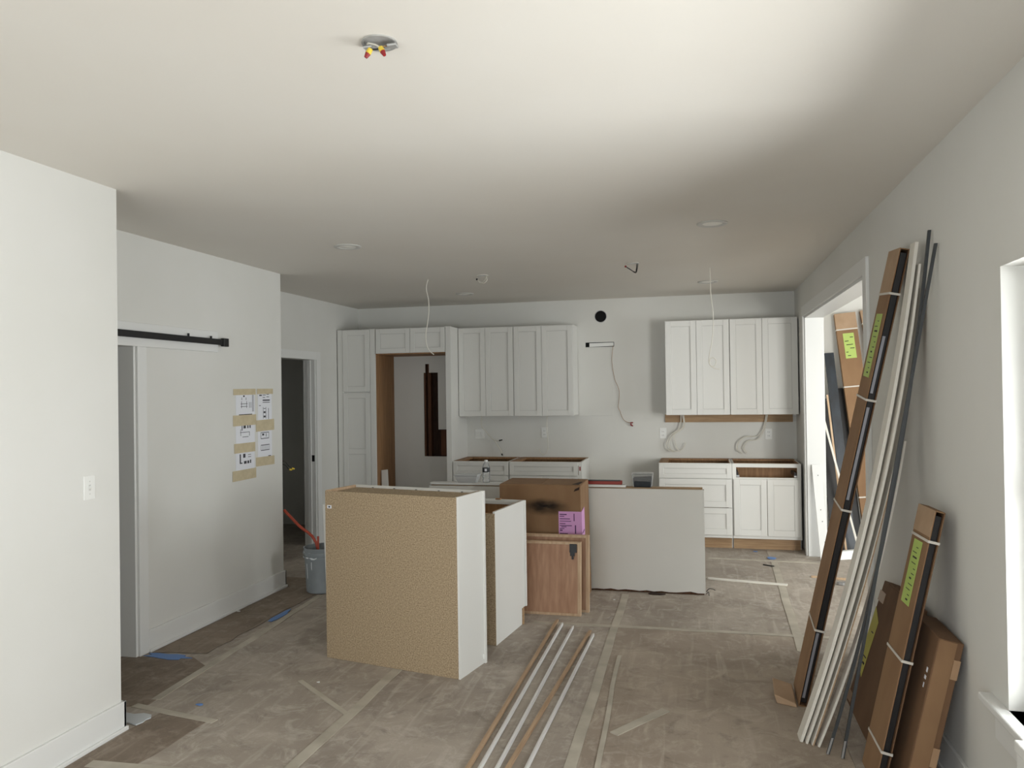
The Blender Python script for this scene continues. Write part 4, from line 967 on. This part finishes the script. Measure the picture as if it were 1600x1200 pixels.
def flat(name, label, a, c, wd, th, m_, cat, z=.0005):
    a = Vector((a[0], a[1], z)); c = Vector((c[0], c[1], z)); d = (c-a).normalized(); q = Vector((-d.y, d.x, 0))*wd/2
    r = [a+q, c+q, c-q, a-q]
    return tag(obj(name, MB().prism(r, (0, 0, th)), m_, None, min(.002, th*.3)), label, cat)
flat('wood_strip', 'pale wood strip on the floor right of the half wall', (.045, 7.02), (.70, 6.905), .045, .012, 'board_cream', 'strip')
flat('wood_strip', 'pale wood strip on the floor at the threshold of the side room', (.935, 7.25), (1.36, 7.18), .04, .012, 'pine', 'strip')
flat('pencil', 'small dark pencil on the floor before the right base cabinets', (.56, 7.66), (.655, 7.60), .012, .010, 'black_plastic', 'pencil')
def scrap(name, label, c, r, m_, cat, n=9, th=.004, sy=.6, z=.003):
    pts = []
    for k in range(n):
        a = 2*math.pi*k/n; rr = r*random.uniform(.6, 1.1); pts.append((c[0]+rr*math.cos(a), c[1]+rr*sy*math.sin(a), z))
    return tag(obj(name, MB().prism(pts, (0, 0, th)), m_), label, cat)
scrap('blue_tape_scrap', 'blue tape scrap on the floor before the right base cabinets', (.665, 7.97), .05, 'tape_blue', 'tape', sy=1.2)
scrap('blue_tape_scrap', 'tiny blue tape scrap at the toe kick of the right cabinets', (.53, 8.26), .025, 'tape_blue', 'tape')
scrap('blue_tape_scrap', 'crumpled blue tape at the seam beside the middle left wall', (-3.15, 5.25), .19, 'tape_blue', 'tape', 14, .003, 1.0).scale = (.18, 1, 1)
scrap('blue_tape_scrap', 'crumpled blue tape on the floor at the foot of the hall casing', (-3.36, 4.31), .17, 'tape_blue', 'tape', 14, .003, .3)
q = onZ(312, 1102); scrap('blue_tape_scrap', 'small blue tape scrap alone on the paper at lower left', (q.x, q.y), .024, 'tape_blue', 'tape')
scrap('daylight_patch', 'pale patch painted in for daylight on the floor at the near wall corner', (-2.90, 3.44), .13, 'daylight_pale', 'light patch', 13, .006, .6)  # pale ragged piece standing in for a patch of daylight
q = onZ(373, 956); scrap('paint_chip', 'white chip on the floor by the middle baseboard', (q.x, q.y), .018, 'plastic_white', 'chip')
q = onZ(498, 1067); scrap('paint_chip', 'white chip on the scuffed paper before the particleboard cabinet', (q.x, q.y), .012, 'plastic_white', 'chip')
q = onZ(1025, 929); scrap('dark_shard', 'dark shard at the foot of the island half wall', (q.x, q.y), .075, 'soot', 'shard', 6, .008, .35)
q = onZ(1316, 914); scrap('plastic_wrap', 'crumpled clear and red wrapper on the threshold floor', (q.x, q.y), .06, 'steel_bright', 'wrapper', 8, .02, .7)
q = onZ(960, 938); scrap('paint_chip', 'pale chip on the floor left of the dark shard', (q.x, q.y), .012, 'plastic_white', 'chip')
q = onZ(1105, 927)
t = thing('floor_wires', 'thin bent wire ends at the right foot of the half wall', 'wires', (q.x, q.y, 0))
obj('wire', MB().tube([(.03, 6.50, .02), (.05, 6.48, .05), (.08, 6.47, .052), (.10, 6.46, .045)], .003, 6), 'wire_black', t)
obj('wire', MB().tube([(.03, 6.49, .005), (.045, 6.46, .03), (.05, 6.44, .004)], .003, 6), 'wire_black', t)
